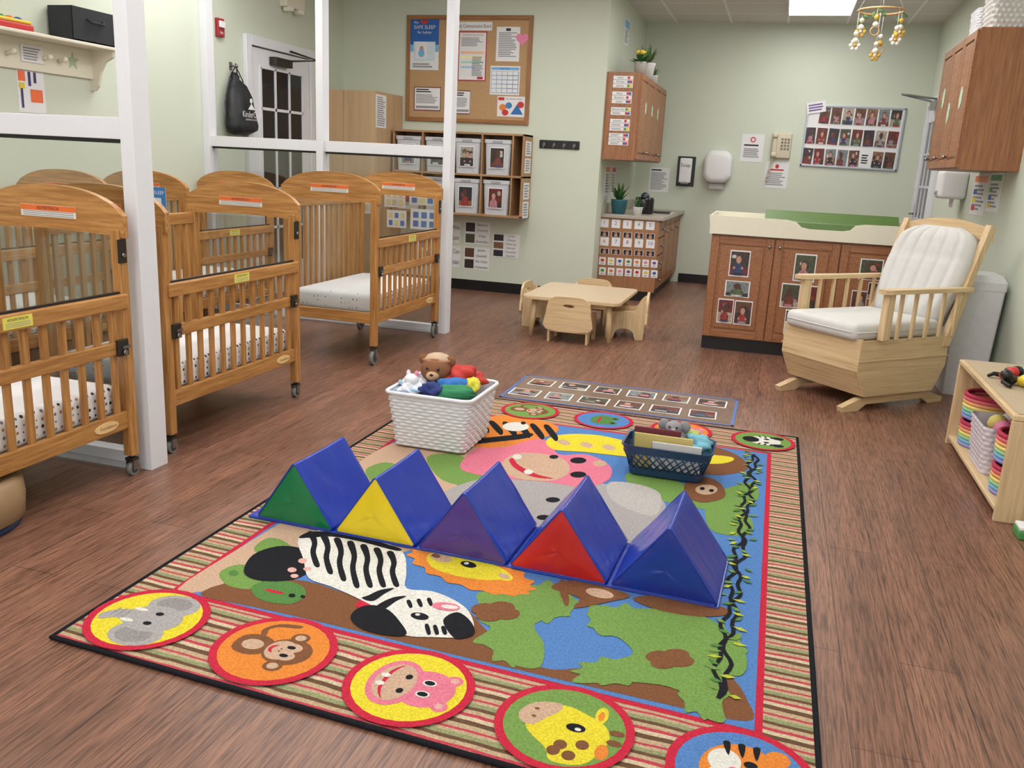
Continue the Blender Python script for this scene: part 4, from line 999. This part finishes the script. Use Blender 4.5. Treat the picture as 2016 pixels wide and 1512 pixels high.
part(MB().tube([(-w_/2+.03-.05*sin(i/24*pi)+.012*cos(i*1.9), -h_*.46-.27*sin(i/48*2*pi), .05+.012*sin(i*1.9)) for i in range(25)], .006, PC, 6), 'coiled_cord', ph)
A = at(1603, 207, 1, YB); B = at(1782, 212, 1, YB); C_ = at(1573, 328, 1, YB); D_ = at(1768, 336, 1, YB)
x0, x1 = (A.x+C_.x)/2-.03, (B.x+D_.x)/2; z0, z1 = (C_.z+D_.z)/2, (A.z+B.z)/2; bw_, bh_ = x1-x0, z1-z0
Mw = frame(1, 0, 0, ((x0+x1)/2, YB, (z0+z1)/2)) @ Matrix.Rotation(radians(-.8), 4, 'Z')
wb = thing('display_board', Mw, 'aluminium framed white board covered with photos', 'display board')
part(MB().box(-bw_/2, -bh_/2, 0, bw_/2, bh_/2, .015, WHITE), 'board_panel', wb)
f = MB(); AL = P('alu_frame', (176, 184, 198), .35, .5)
for s in (-1, 1): f.box(s*(bw_/2-.02), -bh_/2, 0, s*bw_/2, bh_/2, .024, AL, .003); f.box(-bw_/2, s*(bh_/2-.02), 0, bw_/2, s*bh_/2, .024, AL, .003)
part(f, 'frame', wb)
for j in range(3):
    for i in range(8):
        Mq = Mw @ Matrix.Translation((-bw_/2+bw_*(i+.55)/8.3, bh_/2-bh_*(j+.5)/3, .015))
        if (i, j) == (5, 2): card('name_card', 'white printed card pinned among photos', 'card', Mq, bw_*.105, bh_*.2, [('l', .1, .1, .9, .9, 4, INK)])
        elif (i, j) != (0, 0): photo(Mq @ Matrix.Rotation(random.uniform(-.05, .05), 4, 'Z'), bw_*.118, bh_*.29, 'photos on the display board')
card('title_card', 'white handwritten title card at board corner', 'card', Mw @ Matrix.Translation((-bw_/2+.09, bh_/2-.03, .024)) @ Matrix.Rotation(.2, 4, 'Z'), .2, .12, [('l', .1, .15, .9, .85, 3, P('purple_ink', (110, 80, 150)))])

# ------------------------------------------------------------------ changing table
ct = thing('changing_cabinet', T(.225, 6.94, 0), 'warm oak changing cabinet with three doors', 'cabinet')
part(MB().box(-.68, -.28, .1, .68, .3, .87, cab_w(2)), 'body', ct)
part(MB().box(-.68, -.25, 0, .68, .3, .1, BLACK), 'toe_kick', ct)
for i in range(3):
    x = -.6775+.4517*(i+.5); mb = MB(); mb.M = Matrix.Translation((x, -.28, .48)) @ Matrix.Rotation(pi/2, 4, 'X'); cdoor(mb, .445, .75, cab_w, 0, .055)
    d = part(mb, 'door', ct)
    part(knob(Matrix.Translation((x+(.19 if i != 1 else -.19), -.3, .8)) @ Matrix.Rotation(pi/2, 4, 'X')), 'knob', d)
tt = thing('changing_tray', T(.225, 6.94, .87), 'cream changing tray with notched front guard', 'changing tray')
L0, L1 = -.71, .71
fg = [(L0+.02, .0), (L1-.02, 0), (L1, .135), (.36, .13), (.3, .12), (.27, .085), (.22, .075), (-.0, .075), (-.06, .085), (-.1, .12), (-.16, .13), (L0, .135)]
part(MB().prism(fg, -.325, -.305, CREAM, 'xz'), 'front_guard', tt)
part(MB().prism([(L0+.02, 0), (L1-.02, 0), (L1, .14), (L0, .14)], .29, .31, CREAM, 'xz'), 'back_guard', tt)
for s in (-1, 1): part(MB().prism([(-.305, 0), (.29, 0), (.29, .14), (-.305, .135)], s*.69, s*.70, CREAM, 'yz'), 'side_guard', tt)
part(MB().box(-.69, -.305, 0, .69, .29, .012, CREAM), 'tray_base', tt)
GP = P('green_vinyl', (82, 112, 54), .4)
pad = MB(); sec = [(-.2, 0), (.26, 0), (.27, .16), (.22, .165), (.12, .09), (-.05, .085), (-.17, .1), (-.21, .1), (-.22, .05)]
pad.prism(sec, -.4, .56, GP, 'yz')
put(pad, 'changing_pad', T(.3, 6.95, .882), 'olive green vinyl contoured changing pad in tray', 'changing pad')
Pd = (1, 6.6385, 0)
for q in ((1436, 493, 1476, 545), (1427, 553, 1476, 585), (1412, 588, 1443, 636), (1445, 592, 1480, 640), (1563, 500, 1606, 555), (1537, 558, 1574, 606), (1575, 562, 1610, 610), (1544, 610, 1580, 660), (1692, 510, 1738, 552), (1675, 572, 1706, 610), (1708, 556, 1730, 590)):
    M, w, h = onwall(Pd, *q); photo(M, w, h, 'photos on the changing cabinet doors', 'colour photo print of a child on cabinet door')

# mobile
mo = thing('hanging_mobile', T(.51, 6.9, ZC), 'felt ball baby mobile on wooden ring', 'mobile')
WR = wood('ring_wood', (190, 150, 100), (214, 176, 126), 0)
zr = -.50
part(MB().tube([(.15*cos(2*pi*k/32), .15*sin(2*pi*k/32), zr) for k in range(32)], .007, WR, 8, closed=True), 'ring', mo)
part(MB().tube([(.07*cos(2*pi*k/24), .07*sin(2*pi*k/24), zr+.09) for k in range(24)], .006, WR, 8, closed=True), 'ring', mo)
st = MB(); FE = [P('felt_cream', (226, 220, 198), .9), P('felt_mustard', (208, 170, 76), .9), P('felt_green', (96, 128, 76), .9), P('felt_white', (230, 228, 222), .9)]
for k in range(4): st.cyl((.15*cos(k*pi/2), .15*sin(k*pi/2), zr), (0, 0, -.2), .0015, WHITE, 5)
st.cyl((0, 0, -.2), (0, 0, 0), .0015, WHITE, 5)
for i in range(7):
    a = 2*pi*i/6+.3; r_ = .15 if i < 6 else 0; x, y = r_*cos(a), r_*sin(a); L_ = [.1, .19, .09, .2, .11, .17, .26][i]
    st.cyl((x, y, zr), (x, y, zr-L_), .0015, WHITE, 5)
    for j in range(2):
        part(MB().sph((x, y, zr-L_+j*.045), .02-.003*j, FE[(0, 1, 3, 0)[(i+j) % 4]], 12), 'felt_ball', mo)
    if i % 3 == 1: part(MB().tube([(x+.028*cos(2*pi*k/14), y, zr-L_-.042+.028*sin(2*pi*k/14)) for k in range(14)], .005, WR, 6, closed=True), 'wooden_ring', mo)
    else:
        b = MB()
        for q in range(6): b.sph((x+.026*cos(q*1.047), y, zr-L_-.03+.026*sin(q*1.047)), (.014, .008, .014), FE[3 if i % 2 else 1], 8)
        b.sph((x, y-.006, zr-L_-.03), .012, FE[1 if i % 2 else 0], 8)
        part(b, 'felt_flower', mo)
    if i % 2 == 0:
        lf = MB()
        for q in range(2): lf.sph((x+.02*(-1)**q, y, zr-.02-.03*q), (.024, .005, .012), FE[2], 8, Matrix.Rotation(.6+q, 3, 'Y'))
        part(lf, 'felt_leaf', mo)
part(st, 'string', mo)

# ------------------------------------------------------------------ right wall: upper cabinet etc.
rb = (1.23, 6.89, 1.40)
rc = thing('wall_cabinet', T(*rb), 'warm oak wall cabinet with green paper cut-outs', 'cabinet')
part(MB().box(-.17, -.59, 0, .18, .59, .85, cab_w(2)), 'body', rc)
for i in range(3):
    y = -.585+.39*(i+.5); mb = MB(); mb.M = rel(M_right(rb[1]+y, rb[2]+.425, rb[0]-.17), rb); cdoor(mb, .383, .83, cab_w, 0, .05); d = part(mb, 'door', rc)
    part(knob(rel(M_right(rb[1]+y+.15, rb[2]+.08, rb[0]-.19), rb)), 'knob', d)
for y, z in ((6.5, 1.85), (6.9, 1.78), (7.2, 1.9)):
    b = MB(); b.prism([(.05*cos(2*pi*k/14)*(1 if k % 2 else .75), .07*sin(2*pi*k/14)) for k in range(14)], 0, .002, P('tag_green', (190, 214, 190)), 'xy')
    put(b, 'paper_tag', M_right(y, z, rb[0]-.1915), 'pale green paper cut-out on cabinet door', 'paper tag', 'paper cut-outs on cabinet doors')
def rloop(w, d, z, r=.04, n=8):
    out = []
    for cx, cy, a0 in ((w-r, d-r, 0), (-w+r, d-r, pi/2), (-w+r, -d+r, pi), (w-r, -d+r, 1.5*pi)):
        for k in range(n): an = a0+pi/2*k/n; out.append(Vector((cx+r*cos(an), cy+r*sin(an), z)))
    res = []
    for i in range(len(out)):
        a, b = out[i], out[(i+1) % len(out)]
        m = 34 if i % n == n-1 else 1
        for k in range(m): res.append(a.lerp(b, k/m))
    return res
def weave(mat, w0, d0, w1, d1, h, rows, amp=.0022, thick=.008):
    mb = MB(); base = rloop(w1, d1, 0); rings = []
    for j in range(rows*4+1):
        t = j/(rows*4); ring = []; row = j//4; prof_ = (0.0, .8, 1.0, .8)[j % 4]
        fx = (w0+(w1-w0)*t)/w1; fy = (d0+(d1-d0)*t)/d1
        for k, p in enumerate(base):
            ph_ = (k+(3 if row % 2 else 0)) % 6
            o = amp*prof_*(-.6+1.6*(1-abs(ph_-3)/3)) - amp*(1-prof_)
            ring.append(Vector((p.x*fx, p.y*fy, h*t))+Vector((p.x, p.y, 0)).normalized()*o)
        rings.append(ring)
    mb.loft(rings, mat, True, False, True)
    mb.loft([[Vector((p.x*(1-thick/w1), p.y*(1-thick/d1), h)) for p in base], [Vector((p.x*(w0/w1)*(1-thick/w1), p.y*(d0/d1)*(1-thick/d1), thick)) for p in base]], mat, False, True, False)
    return mb, base
WB = P('white_plastic', (222, 224, 230), .4, var=.02)
mb, bs_ = weave(P('white_rope', (214, 212, 208), .9), .12, .14, .13, .15, .24, 8, .009, .016)
put(mb, 'woven_basket', T(1.235, 6.5, 2.25), 'white chunky woven basket on wall cabinet', 'basket')
mb, bs_ = weave(WB, .12, .13, .13, .14, .2, 12, .003)
put(mb, 'white_basket', T(1.235, 6.95, 2.25), 'white plastic basket on wall cabinet', 'basket')
pd = thing('paper_towel_dispenser', M_right(7.95, 1.29), 'white paper towel dispenser on side wall', 'towel dispenser')
part(MB().box(-.13, -.1, 0, .13, .12, .2, WHITE, .03), 'cover', pd); part(MB().box(-.09, -.17, .08, .09, -.09, .083, WHITE).cyl((-.02, -.06, .2), (.02, -.06, .2), .018, GREY), 'towel', pd)
for i, q in enumerate(((1914, 342, 1942, 424), (1946, 340, 1970, 418))):
    M, w_, h_ = onwall('right', *q)
    card('wall_notice', 'printed strip notice on side wall', 'paper', M, w_, h_, [('r', .05, .8, .95, .95, [ORG, GRN][i]), ('l', .1, .1, .9, .75, 7, GREY)] + [('r', .1, .1+.2*j, .35, .22+.2*j, ccs[(j+i) % 7]) for j in range(3)])
tb = thing('waste_bin', T(1.245, 6.12), 'tall pale lidded waste bin behind rocking chair', 'waste bin')
BW = P('bin_white', (214, 215, 218), .4)
part(MB().loft([rloop(.115, .145, 0, .015), rloop(.14, .17, .68, .015)], BW, True, True, False), 'bin_body', tb)
part(MB().loft([rloop(.145, .175, .68, .015), rloop(.145, .175, .73, .015), rloop(.12, .15, .77, .015)], BW, True, True, False), 'lid', tb)

# ------------------------------------------------------------------ rocker
RK = thing('glider_rocking_chair', T(.60, 5.66, 0, math.atan2(-.69, -.72)), 'pale wooden glider rocking chair with white cushions', 'rocking chair')
CU = P('cushion_white', (206, 205, 203), .9, var=.03, bump=.3, bs=30)
for s in (-1, 1):
    y = s*.25
    run = [(-.42, 0), (-.3, 0), (-.24, .035), (.24, .035), (.3, 0), (.42, 0), (.43, .03), (.3, .07), (.12, .085), (-.12, .085), (-.3, .07), (-.43, .03)]
    part(MB().prism(run, y-.022, y+.022, map_w(0), 'xz'), 'base_runner', RK)
    sp_ = [(-.36, .42), (-.36, .24), (-.28, .09), (.3, .09), (.38, .24), (.38, .42)]
    part(MB().prism(sp_, s*.29-.011, s*.29+.011, map_w(0), 'xz'), 'side_panel', RK)
    part(MB().box(-.37, s*.303-.003, .3, .39, s*.303+.003, .306, map_w(0)), 'panel_seam', RK)
    part(MB().box(.2, s*.315-.025, .42, .26, s*.315+.02, .69, map_w(2), .008), 'arm_post', RK)
    arm = [(-.45, -.03), (-.45, .02), (-.1, .03), (.25, .035), (.3, .02), (.3, -.03), (.25, -.045), (-.1, -.03)]
    part(MB().prism([(x, yv+s*.32) for x, yv in arm], .69, .715, map_w(0), 'xy'), 'armrest', RK)
    for i in range(5):
        x = .12-.12*i; part(MB().box(x-.011, s*.31-.009, .42, x+.011, s*.31+.009, .69, map_w(2), .003), 'arm_spindle', RK)
    pts = [(-.30, .36), (-.36, .36), (-.50, .80), (-.60, 1.06), (-.55, 1.08), (-.45, .80)]
    part(MB().prism(pts, s*.29-.018, s*.29+.018, map_w(2), 'xz'), 'back_post', RK)
part(MB().box(-.05, -.24, .04, .05, .24, .085, map_w(1), .004), 'base_crossbar', RK)
part(MB().box(.365, -.3, .24, .385, .3, .43, map_w(1), .004), 'front_panel', RK)
sl = MB(); sl.add([(.383, -.28, .24), (.383, .28, .24), (.303, .28, .09), (.303, -.28, .09), (.363, -.28, .24), (.363, .28, .24), (.285, .28, .09), (.285, -.28, .09)], [(0, 1, 2, 3), (7, 6, 5, 4), (0, 3, 7, 4), (1, 5, 6, 2), (0, 4, 5, 1), (3, 2, 6, 7)], map_w(1))
part(sl, 'slanted_panel', RK)
part(MB().box(-.36, -.28, .39, .37, .28, .415, map_w(1)), 'seat_board', RK)
cr = [(-.31+.62*i/16, 1.05+.05*sin(pi*i/16)) for i in range(17)]+[(.31-.62*i/16, .98+.03*sin(pi*i/16)) for i in range(17)]
mb = MB(); mb.M = Matrix.Translation((-.575, 0, 0)); mb.prism(cr, -.014, .014, map_w(1), 'yz'); part(mb, 'crest_rail', RK)
for i in range(5):
    y = -.2+.1*i; part(MB().tube([(-.35, y, .42), (-.48, y, .75), (-.575, y, 1.0)], .009, map_w(2), 8), 'back_spindle', RK)
part(MB().box(-.3, -.275, .415, .42, .275, .515, CU, .035), 'seat_cushion', RK)
for q in ([(-.25, .276, .465), (.4, .276, .465)], [(.421, -.25, .465), (.421, .25, .465)]): part(MB().tube(q, .004, CU, 6), 'cushion_piping', RK)
bc_ = MB(); rows_ = 26; colsn = 60
def bpos(u, v, off):
    wv = .235+.05*sin(pi*min(1, v*.9))
    if v > .84: wv *= math.sqrt(max(0.02, 1-((v-.84)/.17)**2*.8))
    y = u*wv; z = .48+.56*v; x = -.335-.20*v-.02*v*v
    n = Vector((.93, 0, .33)); ch = abs(sin(u*pi*3))
    edge = min(1, (1-abs(u))*6)*min(1, (1-v)*8)*min(1, v*8+.1)
    tuft = 1-.5*math.exp(-((v-.66)/.035)**2)
    return Vector((x, y, z))+n*(off+(.03+.018*(ch**.35)*tuft)*max(0, edge)**.5)
vs = []; fs = []
for j in range(rows_+1):
    for i in range(colsn+1): vs.append(bpos(-1+2*i/colsn, j/rows_, .03))
nb = len(vs)
for j in range(rows_+1):
    for i in range(colsn+1):
        q = bpos(-1+2*i/colsn, j/rows_, 0.03); vs.append(q-Vector((.93, 0, .33))*.075)
k = colsn+1
for j in range(rows_):
    for i in range(colsn):
        fs.append((j*k+i, j*k+i+1, (j+1)*k+i+1, (j+1)*k+i)); fs.append((nb+j*k+i, nb+(j+1)*k+i, nb+(j+1)*k+i+1, nb+j*k+i+1))
for j in range(rows_):
    for i in (0, colsn): fs.append((j*k+i, (j+1)*k+i, nb+(j+1)*k+i, nb+j*k+i))
for i in range(colsn):
    for j in (0, rows_): fs.append((j*k+i, j*k+i+1, nb+j*k+i+1, nb+j*k+i))
bc_.add(vs, fs, CU, True); part(bc_, 'back_cushion', RK)

# ------------------------------------------------------------------ toddler table and chairs
def rr2(w, d, r=.06, n=6):
    out = []
    for cx, cy, a0 in ((w-r, d-r, 0), (-w+r, d-r, pi/2), (-w+r, -d+r, pi), (w-r, -d+r, 1.5*pi)):
        for k in range(n): an = a0+pi/2*k/(n-1); out.append((cx+r*cos(an), cy+r*sin(an)))
    return out
tbx = thing('toddler_table', T(-1.44, 6.85), 'low pale maple toddler table with rounded corners', 'table')
part(MB().prism(rr2(.38, .46), .295, .32, P('table_lam', (204, 182, 152), .35, var=.04), 'xy').prism(rr2(.383, .463), .298, .315, map_w(0), 'xy'), 'table_top', tbx)
for sx in (-1, 1):
    for sy in (-1, 1): part(MB().cyl((sx*.31, sy*.39, .0), (sx*.29, sy*.37, .295), .018, map_w(2), 14, .025), 'leg', tbx)
for a_ in ((-.29, -.37, .29, -.355, 0), (-.29, .355, .29, .37, 0), (-.29, -.355, -.275, .355, 1), (.275, -.355, .29, .355, 1)): part(MB().box(a_[0], a_[1], .25, a_[2], a_[3], .295, map_w(a_[4])), 'apron', tbx)
ch0 = thing('toddler_chair', T(-1.42, 6.45), 'small maple toddler chair tucked at low table', 'chair', 'toddler chairs around the table')
side = [(-.145, 0), (-.085, 0), (-.07, .05), (-.03, .08), (.04, .08), (.075, .05), (.09, 0), (.145, 0), (.15, .12), (.13, .2), (.07, .215), (-.06, .22), (-.09, .26), (-.12, .3), (-.148, .3), (-.15, .15)]
for s in (-1, 1): part(MB().prism(smooth(side, 2), s*.148-.009, s*.148+.009, map_w(2), 'yz'), 'side_panel', ch0)
part(MB().box(-.139, -.13, .165, .139, .13, .182, map_w(0), .004), 'seat', ch0)
bo = [(-.165, .1), (.165, .1), (.172, .22), (.16, .3), (.125, .34), (.07, .352), (-.07, .352), (-.125, .34), (-.16, .3), (-.172, .22)]
hole = [(.045*cos(2*pi*k/16), .285+.013*sin(2*pi*k/16)) for k in range(16)]
mb = MB(); mb.M = Matrix.Translation((0, -.16, 0)); mb.prism([smooth(bo, 3), hole], -.009, .009, map_w(0), 'xz')
part(mb, 'backrest', ch0)
part(MB().box(-.139, -.15, .08, .139, -.13, .12, map_w(0)), 'cross_rail', ch0)
dup(ch0, T(-1.78, 6.98, 0, -pi/2)); dup(ch0, T(-1.07, 6.86, 0, pi/2+.1)); dup(ch0, T(-1.48, 7.34, 0, pi))

# ------------------------------------------------------------------ white basket and toys
bx, by, bz = -1.40, 3.675, Z0+.009
wbk = thing('laundry_basket', T(bx, by, bz), 'white woven plastic basket full of soft toys', 'basket')
mb, base_ = weave(WB, .172, .172, .205, .205, .255, 16, .0055, .014)
part(mb, 'basket_body', wbk)
part(MB().tube([Vector((p.x*1.012, p.y*1.012, .255)) for p in base_[::3]], .009, WB, 8, closed=True), 'rim', wbk)
Mb = T(bx-.06, by+.06, bz+.185, .1) @ Matrix.Scale(1.08, 4)
tb_ = thing('teddy_bear', Mb, 'brown teddy bear wearing a knitted cap in basket', 'soft toy')
BR = P('plush_brown', (130, 86, 58), .95, bump=.5, bs=150); BT = P('plush_tan', (196, 158, 122), .95)
part(MB().sph((0, 0, 0), (.075, .065, .09), P('knit_navy', (50, 50, 90), .9)), 'body', tb_)
part(MB().sph((0, -.01, .125), (.07, .065, .06), BR, 20), 'head', tb_)
part(MB().sph((0, -.065, .11), (.03, .025, .022), BT).sph((0, -.088, .118), (.009, .006, .006), BLACK, 10), 'muzzle', tb_)
for s in (-1, 1):
    part(MB().sph((s*.06, 0, .165), (.024, .014, .024), BR, 12), 'ear', tb_); part(MB().sph((s*.024, -.068, .14), .007, BLACK, 10), 'eye', tb_)
part(MB().sph((0, .01, .162), (.062, .055, .035), P('cap', (186, 162, 136), .9, bump=.5)).tube([(.061*cos(2*pi*k/20), .01+.055*sin(2*pi*k/20), .166) for k in range(20)], .008, P('cap_band', (160, 116, 88), .9), 8, closed=True), 'cap', tb_)
def lumpy(r, mat, seed, amp=.15, n=32):
    rnd = random.Random(seed); k1 = rnd.randint(2, 4); k2, k3 = rnd.uniform(2, 5), rnd.uniform(2, 5); mb = MB(); vs = []; fs = []; m = n//2
    for i in range(m+1):
        for k in range(n):
            a = pi*i/m; b = 2*pi*k/n; d = 1+(amp*sin(k1*b+k2*a)+amp*.6*sin(k3*a*2+b)+amp*.6*sin((k1+3)*b-k3*a*3))*sin(a)
            vs.append((sin(a)*cos(b)*r[0]*d, sin(a)*sin(b)*r[1]*d, cos(a)*r[2]*d))
    for i in range(m):
        for k in range(n): fs.append((i*n+k, (i+1)*n+k, (i+1)*n+(k+1) % n, i*n+(k+1) % n))
    mb.add(vs, fs, mat, True); return mb
put(lumpy((.09, .07, .06), P('cloth_red', (180, 52, 44), .8), 3, .26), 'red_scarf', T(bx+.07, by+.07, bz+.29), 'crumpled red cloth on top of basket', 'cloth')
lam = thing('plush_lamb', T(bx-.125, by-.07, bz+.25), 'white and blue plush lamb in basket', 'soft toy')
PLW = P('plush_white', (220, 223, 230), .95)
part(lumpy((.06, .08, .045), PLW, 5, .16), 'body', lam)
part(MB().sph((0, -.02, .045), (.035, .035, .028), PLW).sph((-.02, -.01, .07), (.01, .01, .018), PLW).sph((.02, -.01, .07), (.01, .01, .018), PINK), 'head', lam)
part(lumpy((.08, .06, .03), P('plush_ltblue', (150, 186, 212), .9), 8, .25), 'blanket', lam)
pil = thing('soft_block', T(bx+.09, by-.08, bz+.255, .3), 'stuffed fabric cushion with blue, green and yellow panels', 'soft toy')
part(lumpy((.095, .05, .04), P('fab_green', (52, 130, 88), .9), 31, .1), 'green_panel', pil)
bl = lumpy((.09, .055, .045), P('fab_blue', (46, 108, 178), .9), 33, .1); bl.v = [v+Vector((-.005, .045, .015)) for v in bl.v]; part(bl, 'blue_panel', pil)
bl = lumpy((.035, .06, .035), P('fab_yellow', (206, 198, 66), .9), 35, .12); bl.v = [v+Vector((.075, .045, .03)) for v in bl.v]; part(bl, 'yellow_panel', pil)
put(lumpy((.055, .045, .045), P('cloth_navy', (34, 50, 110), .8), 12, .25), 'navy_cloth', T(bx-.02, by-.1, bz+.25), 'small navy cloth bundle in basket', 'cloth')

# ------------------------------------------------------------------ blue lattice basket
gx, gy = -.34, 3.665
NB = P('navy_plastic', (30, 58, 94), .35)
bb = thing('lattice_basket', T(gx, gy, bz), 'navy blue lattice plastic basket holding books', 'basket')
lo, hi = rloop(.16, .09, .03)[::2], rloop(.185, .115, .105)[::2]
part(MB().loft([rloop(.158, .088, 0), rloop(.162, .092, .035), rloop(.152, .082, .035), rloop(.15, .08, .006)], NB, True, True, False), 'base_tray', bb)
part(MB().loft([rloop(.180, .110, .098), rloop(.187, .117, .135), rloop(.195, .125, .138), rloop(.195, .125, .132), rloop(.19, .12, .13), rloop(.183, .113, .098)], NB, False, False, False), 'rim', bb)
lt = MB(); n = 44
for k_ in range(n):
    i0 = int(k_/n*len(lo))
    for s in (-1, 1):
        b1 = hi[(i0+s*4) % len(hi)]; lt.tube([lo[i0], lo[i0].lerp(b1, .5), b1], .0035, NB, 5)
part(lt, 'lattice_wall', bb)
def book(x, y, w, h, d, c, tilt, label):
    M = T(gx+x, gy+y, bz+.007) @ Matrix.Rotation(tilt, 4, 'X'); t = thing('picture_book', M, label, 'book', 'books in the lattice basket')
    part(MB().box(-w/2, 0, 0, w/2, .003, h, c).box(-w/2, d-.003, 0, w/2, d, h, c).box(-w/2, 0, 0, -w/2+.003, d, h, c), 'cover', t); part(MB().box(-w/2+.004, .003, .003, w/2-.003, d-.003, h-.003, WHITE), 'pages', t)
book(-.02, -.06, .25, .175, .012, P('book_yellow', (204, 186, 112)), .08, 'yellow picture book standing in basket')
book(.04, -.078, .21, .15, .01, P('book_white', (218, 217, 214)), .1, 'pale board book standing in basket')
book(-.05, -.035, .2, .195, .012, P('book_maroon', (110, 44, 58)), .05, 'maroon picture book standing in basket')
book(-.06, -.01, .2, .17, .012, P('book_teal', (70, 136, 148)), .03, 'teal picture book standing in basket')
pe_ = thing('plush_elephant', T(gx+.01, gy+.06, bz+.14), 'grey plush elephant sitting on books', 'soft toy')
PG = P('plush_grey', (142, 140, 144), .95)
part(MB().sph((0, 0, 0), (.065, .05, .06), PG), 'body', pe_); part(MB().sph((0, -.03, .055), (.038, .036, .032), PG).tube([(0, -.06, .055), (.01, -.08, .04), (.03, -.09, .03), (.05, -.095, .035)], .012, PG, 8, r1=.007), 'head', pe_)
for s in (-1, 1): part(MB().sph((s*.045, -.015, .06), (.026, .01, .028), PG, 12), 'ear', pe_); part(MB().sph((s*.016, -.062, .066), .005, BLACK, 8), 'eye', pe_)
put(lumpy((.06, .045, .055), P('cloth_aqua', (116, 176, 196), .8), 21, .25), 'aqua_cloth', T(gx+.125, gy+.02, bz+.125), 'crumpled aqua cloth in lattice basket', 'cloth')
put(lumpy((.055, .04, .04), P('cloth_lime', (170, 180, 100), .8), 23, .25), 'lime_cloth', T(gx+.085, gy+.08, bz+.14), 'lime yellow soft toy in lattice basket', 'soft toy')
put(lumpy((.05, .04, .035), P('cloth_rust', (150, 84, 60), .8), 27, .25), 'rust_cloth', T(gx-.1, gy+.06, bz+.13), 'rust brown cloth toy in lattice basket', 'soft toy')

# ------------------------------------------------------------------ low shelf right
lsx, lsy = 1.18, 4.245
ls = thing('low_toy_shelf', T(lsx, lsy), 'low pale wooden toy shelf against side wall', 'shelf')
part(MB().box(-.215, -.56, .42, .2, .56, .445, map_w(1), .006), 'top_board', ls)
part(MB().box(-.195, -.54, .445, .19, .54, .449, P('carpet_beige', (182, 164, 138), .95, var=.15, ns=200)), 'top_surface', ls)
part(MB().box(-.21, -.535, .03, .2, .535, .05, map_w(1), .004), 'bottom_board', ls)
for y in (-.56, .535): part(MB().box(-.215, y, 0, .2, y+.025, .42, map_w(2), .004), 'side_panel', ls)
part(MB().box(.18, -.535, .05, .195, .535, .42, map_w(1)), 'back_board', ls)
RB = [P('rb%d' % i, c, .9, bump=.4, bs=120) for i, c in enumerate([(144, 144, 204), (114, 176, 204), (148, 196, 148), (228, 212, 124), (228, 164, 108), (214, 104, 112), (176, 52, 78)])]
def rainbow(y, z, r, nn, label):
    t = MB()
    for i in range(nn):
        rad = r*(1+.04*i/nn); zz_ = r*.16*(i+.5)+.002; t.tube([(rad*cos(2*pi*k/30), rad*sin(2*pi*k/30), zz_) for k in range(30)], r*.095, RB[int(i*7/nn)], 8, closed=True)
    t.lathe([(r*.98, 0), (r*.98, .006)], RB[0])
    put(t, 'rainbow_basket', T(1.105, y, z), label, 'basket', 'rainbow rope baskets')
rainbow(4.63, .05, .11, 7, 'knitted rainbow rope basket on low shelf')
rainbow(4.63, .188, .113, 7, 'knitted rainbow rope basket stacked on another')
rainbow(3.92, .05, .11, 7, 'knitted rainbow rope basket near shelf end')
rainbow(3.92, .188, .113, 7, 'knitted rainbow rope basket stacked on another')
mb, bq = weave(P('pale_pink_plastic', (214, 206, 214), .4), .105, .14, .125, .16, .22, 10, .003)
put(mb, 'white_basket', T(1.10, 4.28, .05), 'pale pink and white plastic basket on low shelf', 'basket')
for i, c in enumerate((PINK, RB[5], RB[3], WHITE)): put(MB().sph((0, 0, 0), .045, c, 12), 'toy_ball', T(1.07+.06*(i % 2), 4.2+.055*i, .25), 'soft toy ball in plastic basket', 'toy', 'toy balls in basket')
st_ = thing('crochet_toy', T(1.13, 4.3, .449), 'black and white crocheted plush with red and yellow accents', 'soft toy')
for i in range(14):
    c = (BLACK, WHITE, BLACK, RED, BLACK, YEL, WHITE)[i % 7]; a = i*.9; r_ = .04+.05*(i % 3)/2
    part(MB().sph((r_*cos(a), 1.5*r_*sin(a), .024+.022*(i % 2)), (.028, .032, .024), c, 12), 'knitted_ball', st_)
for k in range(5):
    a = k*1.26; part(MB().tube([(.08*cos(a), .1*sin(a), .02), (.12*cos(a), .15*sin(a), .018), (.13*cos(a+.3), .18*sin(a+.3), .012)], .012, BLACK, 8, r1=.008), 'arm', st_)
put(MB().tube([(.045*cos(2*pi*k/20), .045*sin(2*pi*k/20), .012) for k in range(20)], .012, RED, 8, closed=True), 'toy_ring', T(1.2, 4.02, .449), 'small red toy ring on shelf', 'toy')
put(MB().box(-.035, -.045, 0, .035, .045, .035, GRN, .006).box(-.032, -.042, .035, .032, .042, .05, WHITE, .005), 'toy_box', T(1.05, 3.56), 'green and white toy box on floor', 'toy')

# ------------------------------------------------------------------ pouf under crib
pf = thing('round_pouf', T(-2.58, 2.1), 'plain tan round floor pouf beside crib', 'pouf')
PT = P('pouf_tan', (156, 128, 94), .6)
part(MB().lathe([(.2, .02), (.225, .035), (.23, .1), (.225, .16), (.205, .178), (.19, .18), (.001, .18)], PT, n=36), 'cushion', pf)
part(MB().lathe([(.19, 0), (.21, .004), (.21, .022), (.19, .024)], P('pouf_navy', (36, 56, 92), .6), n=36), 'base_ring', pf)
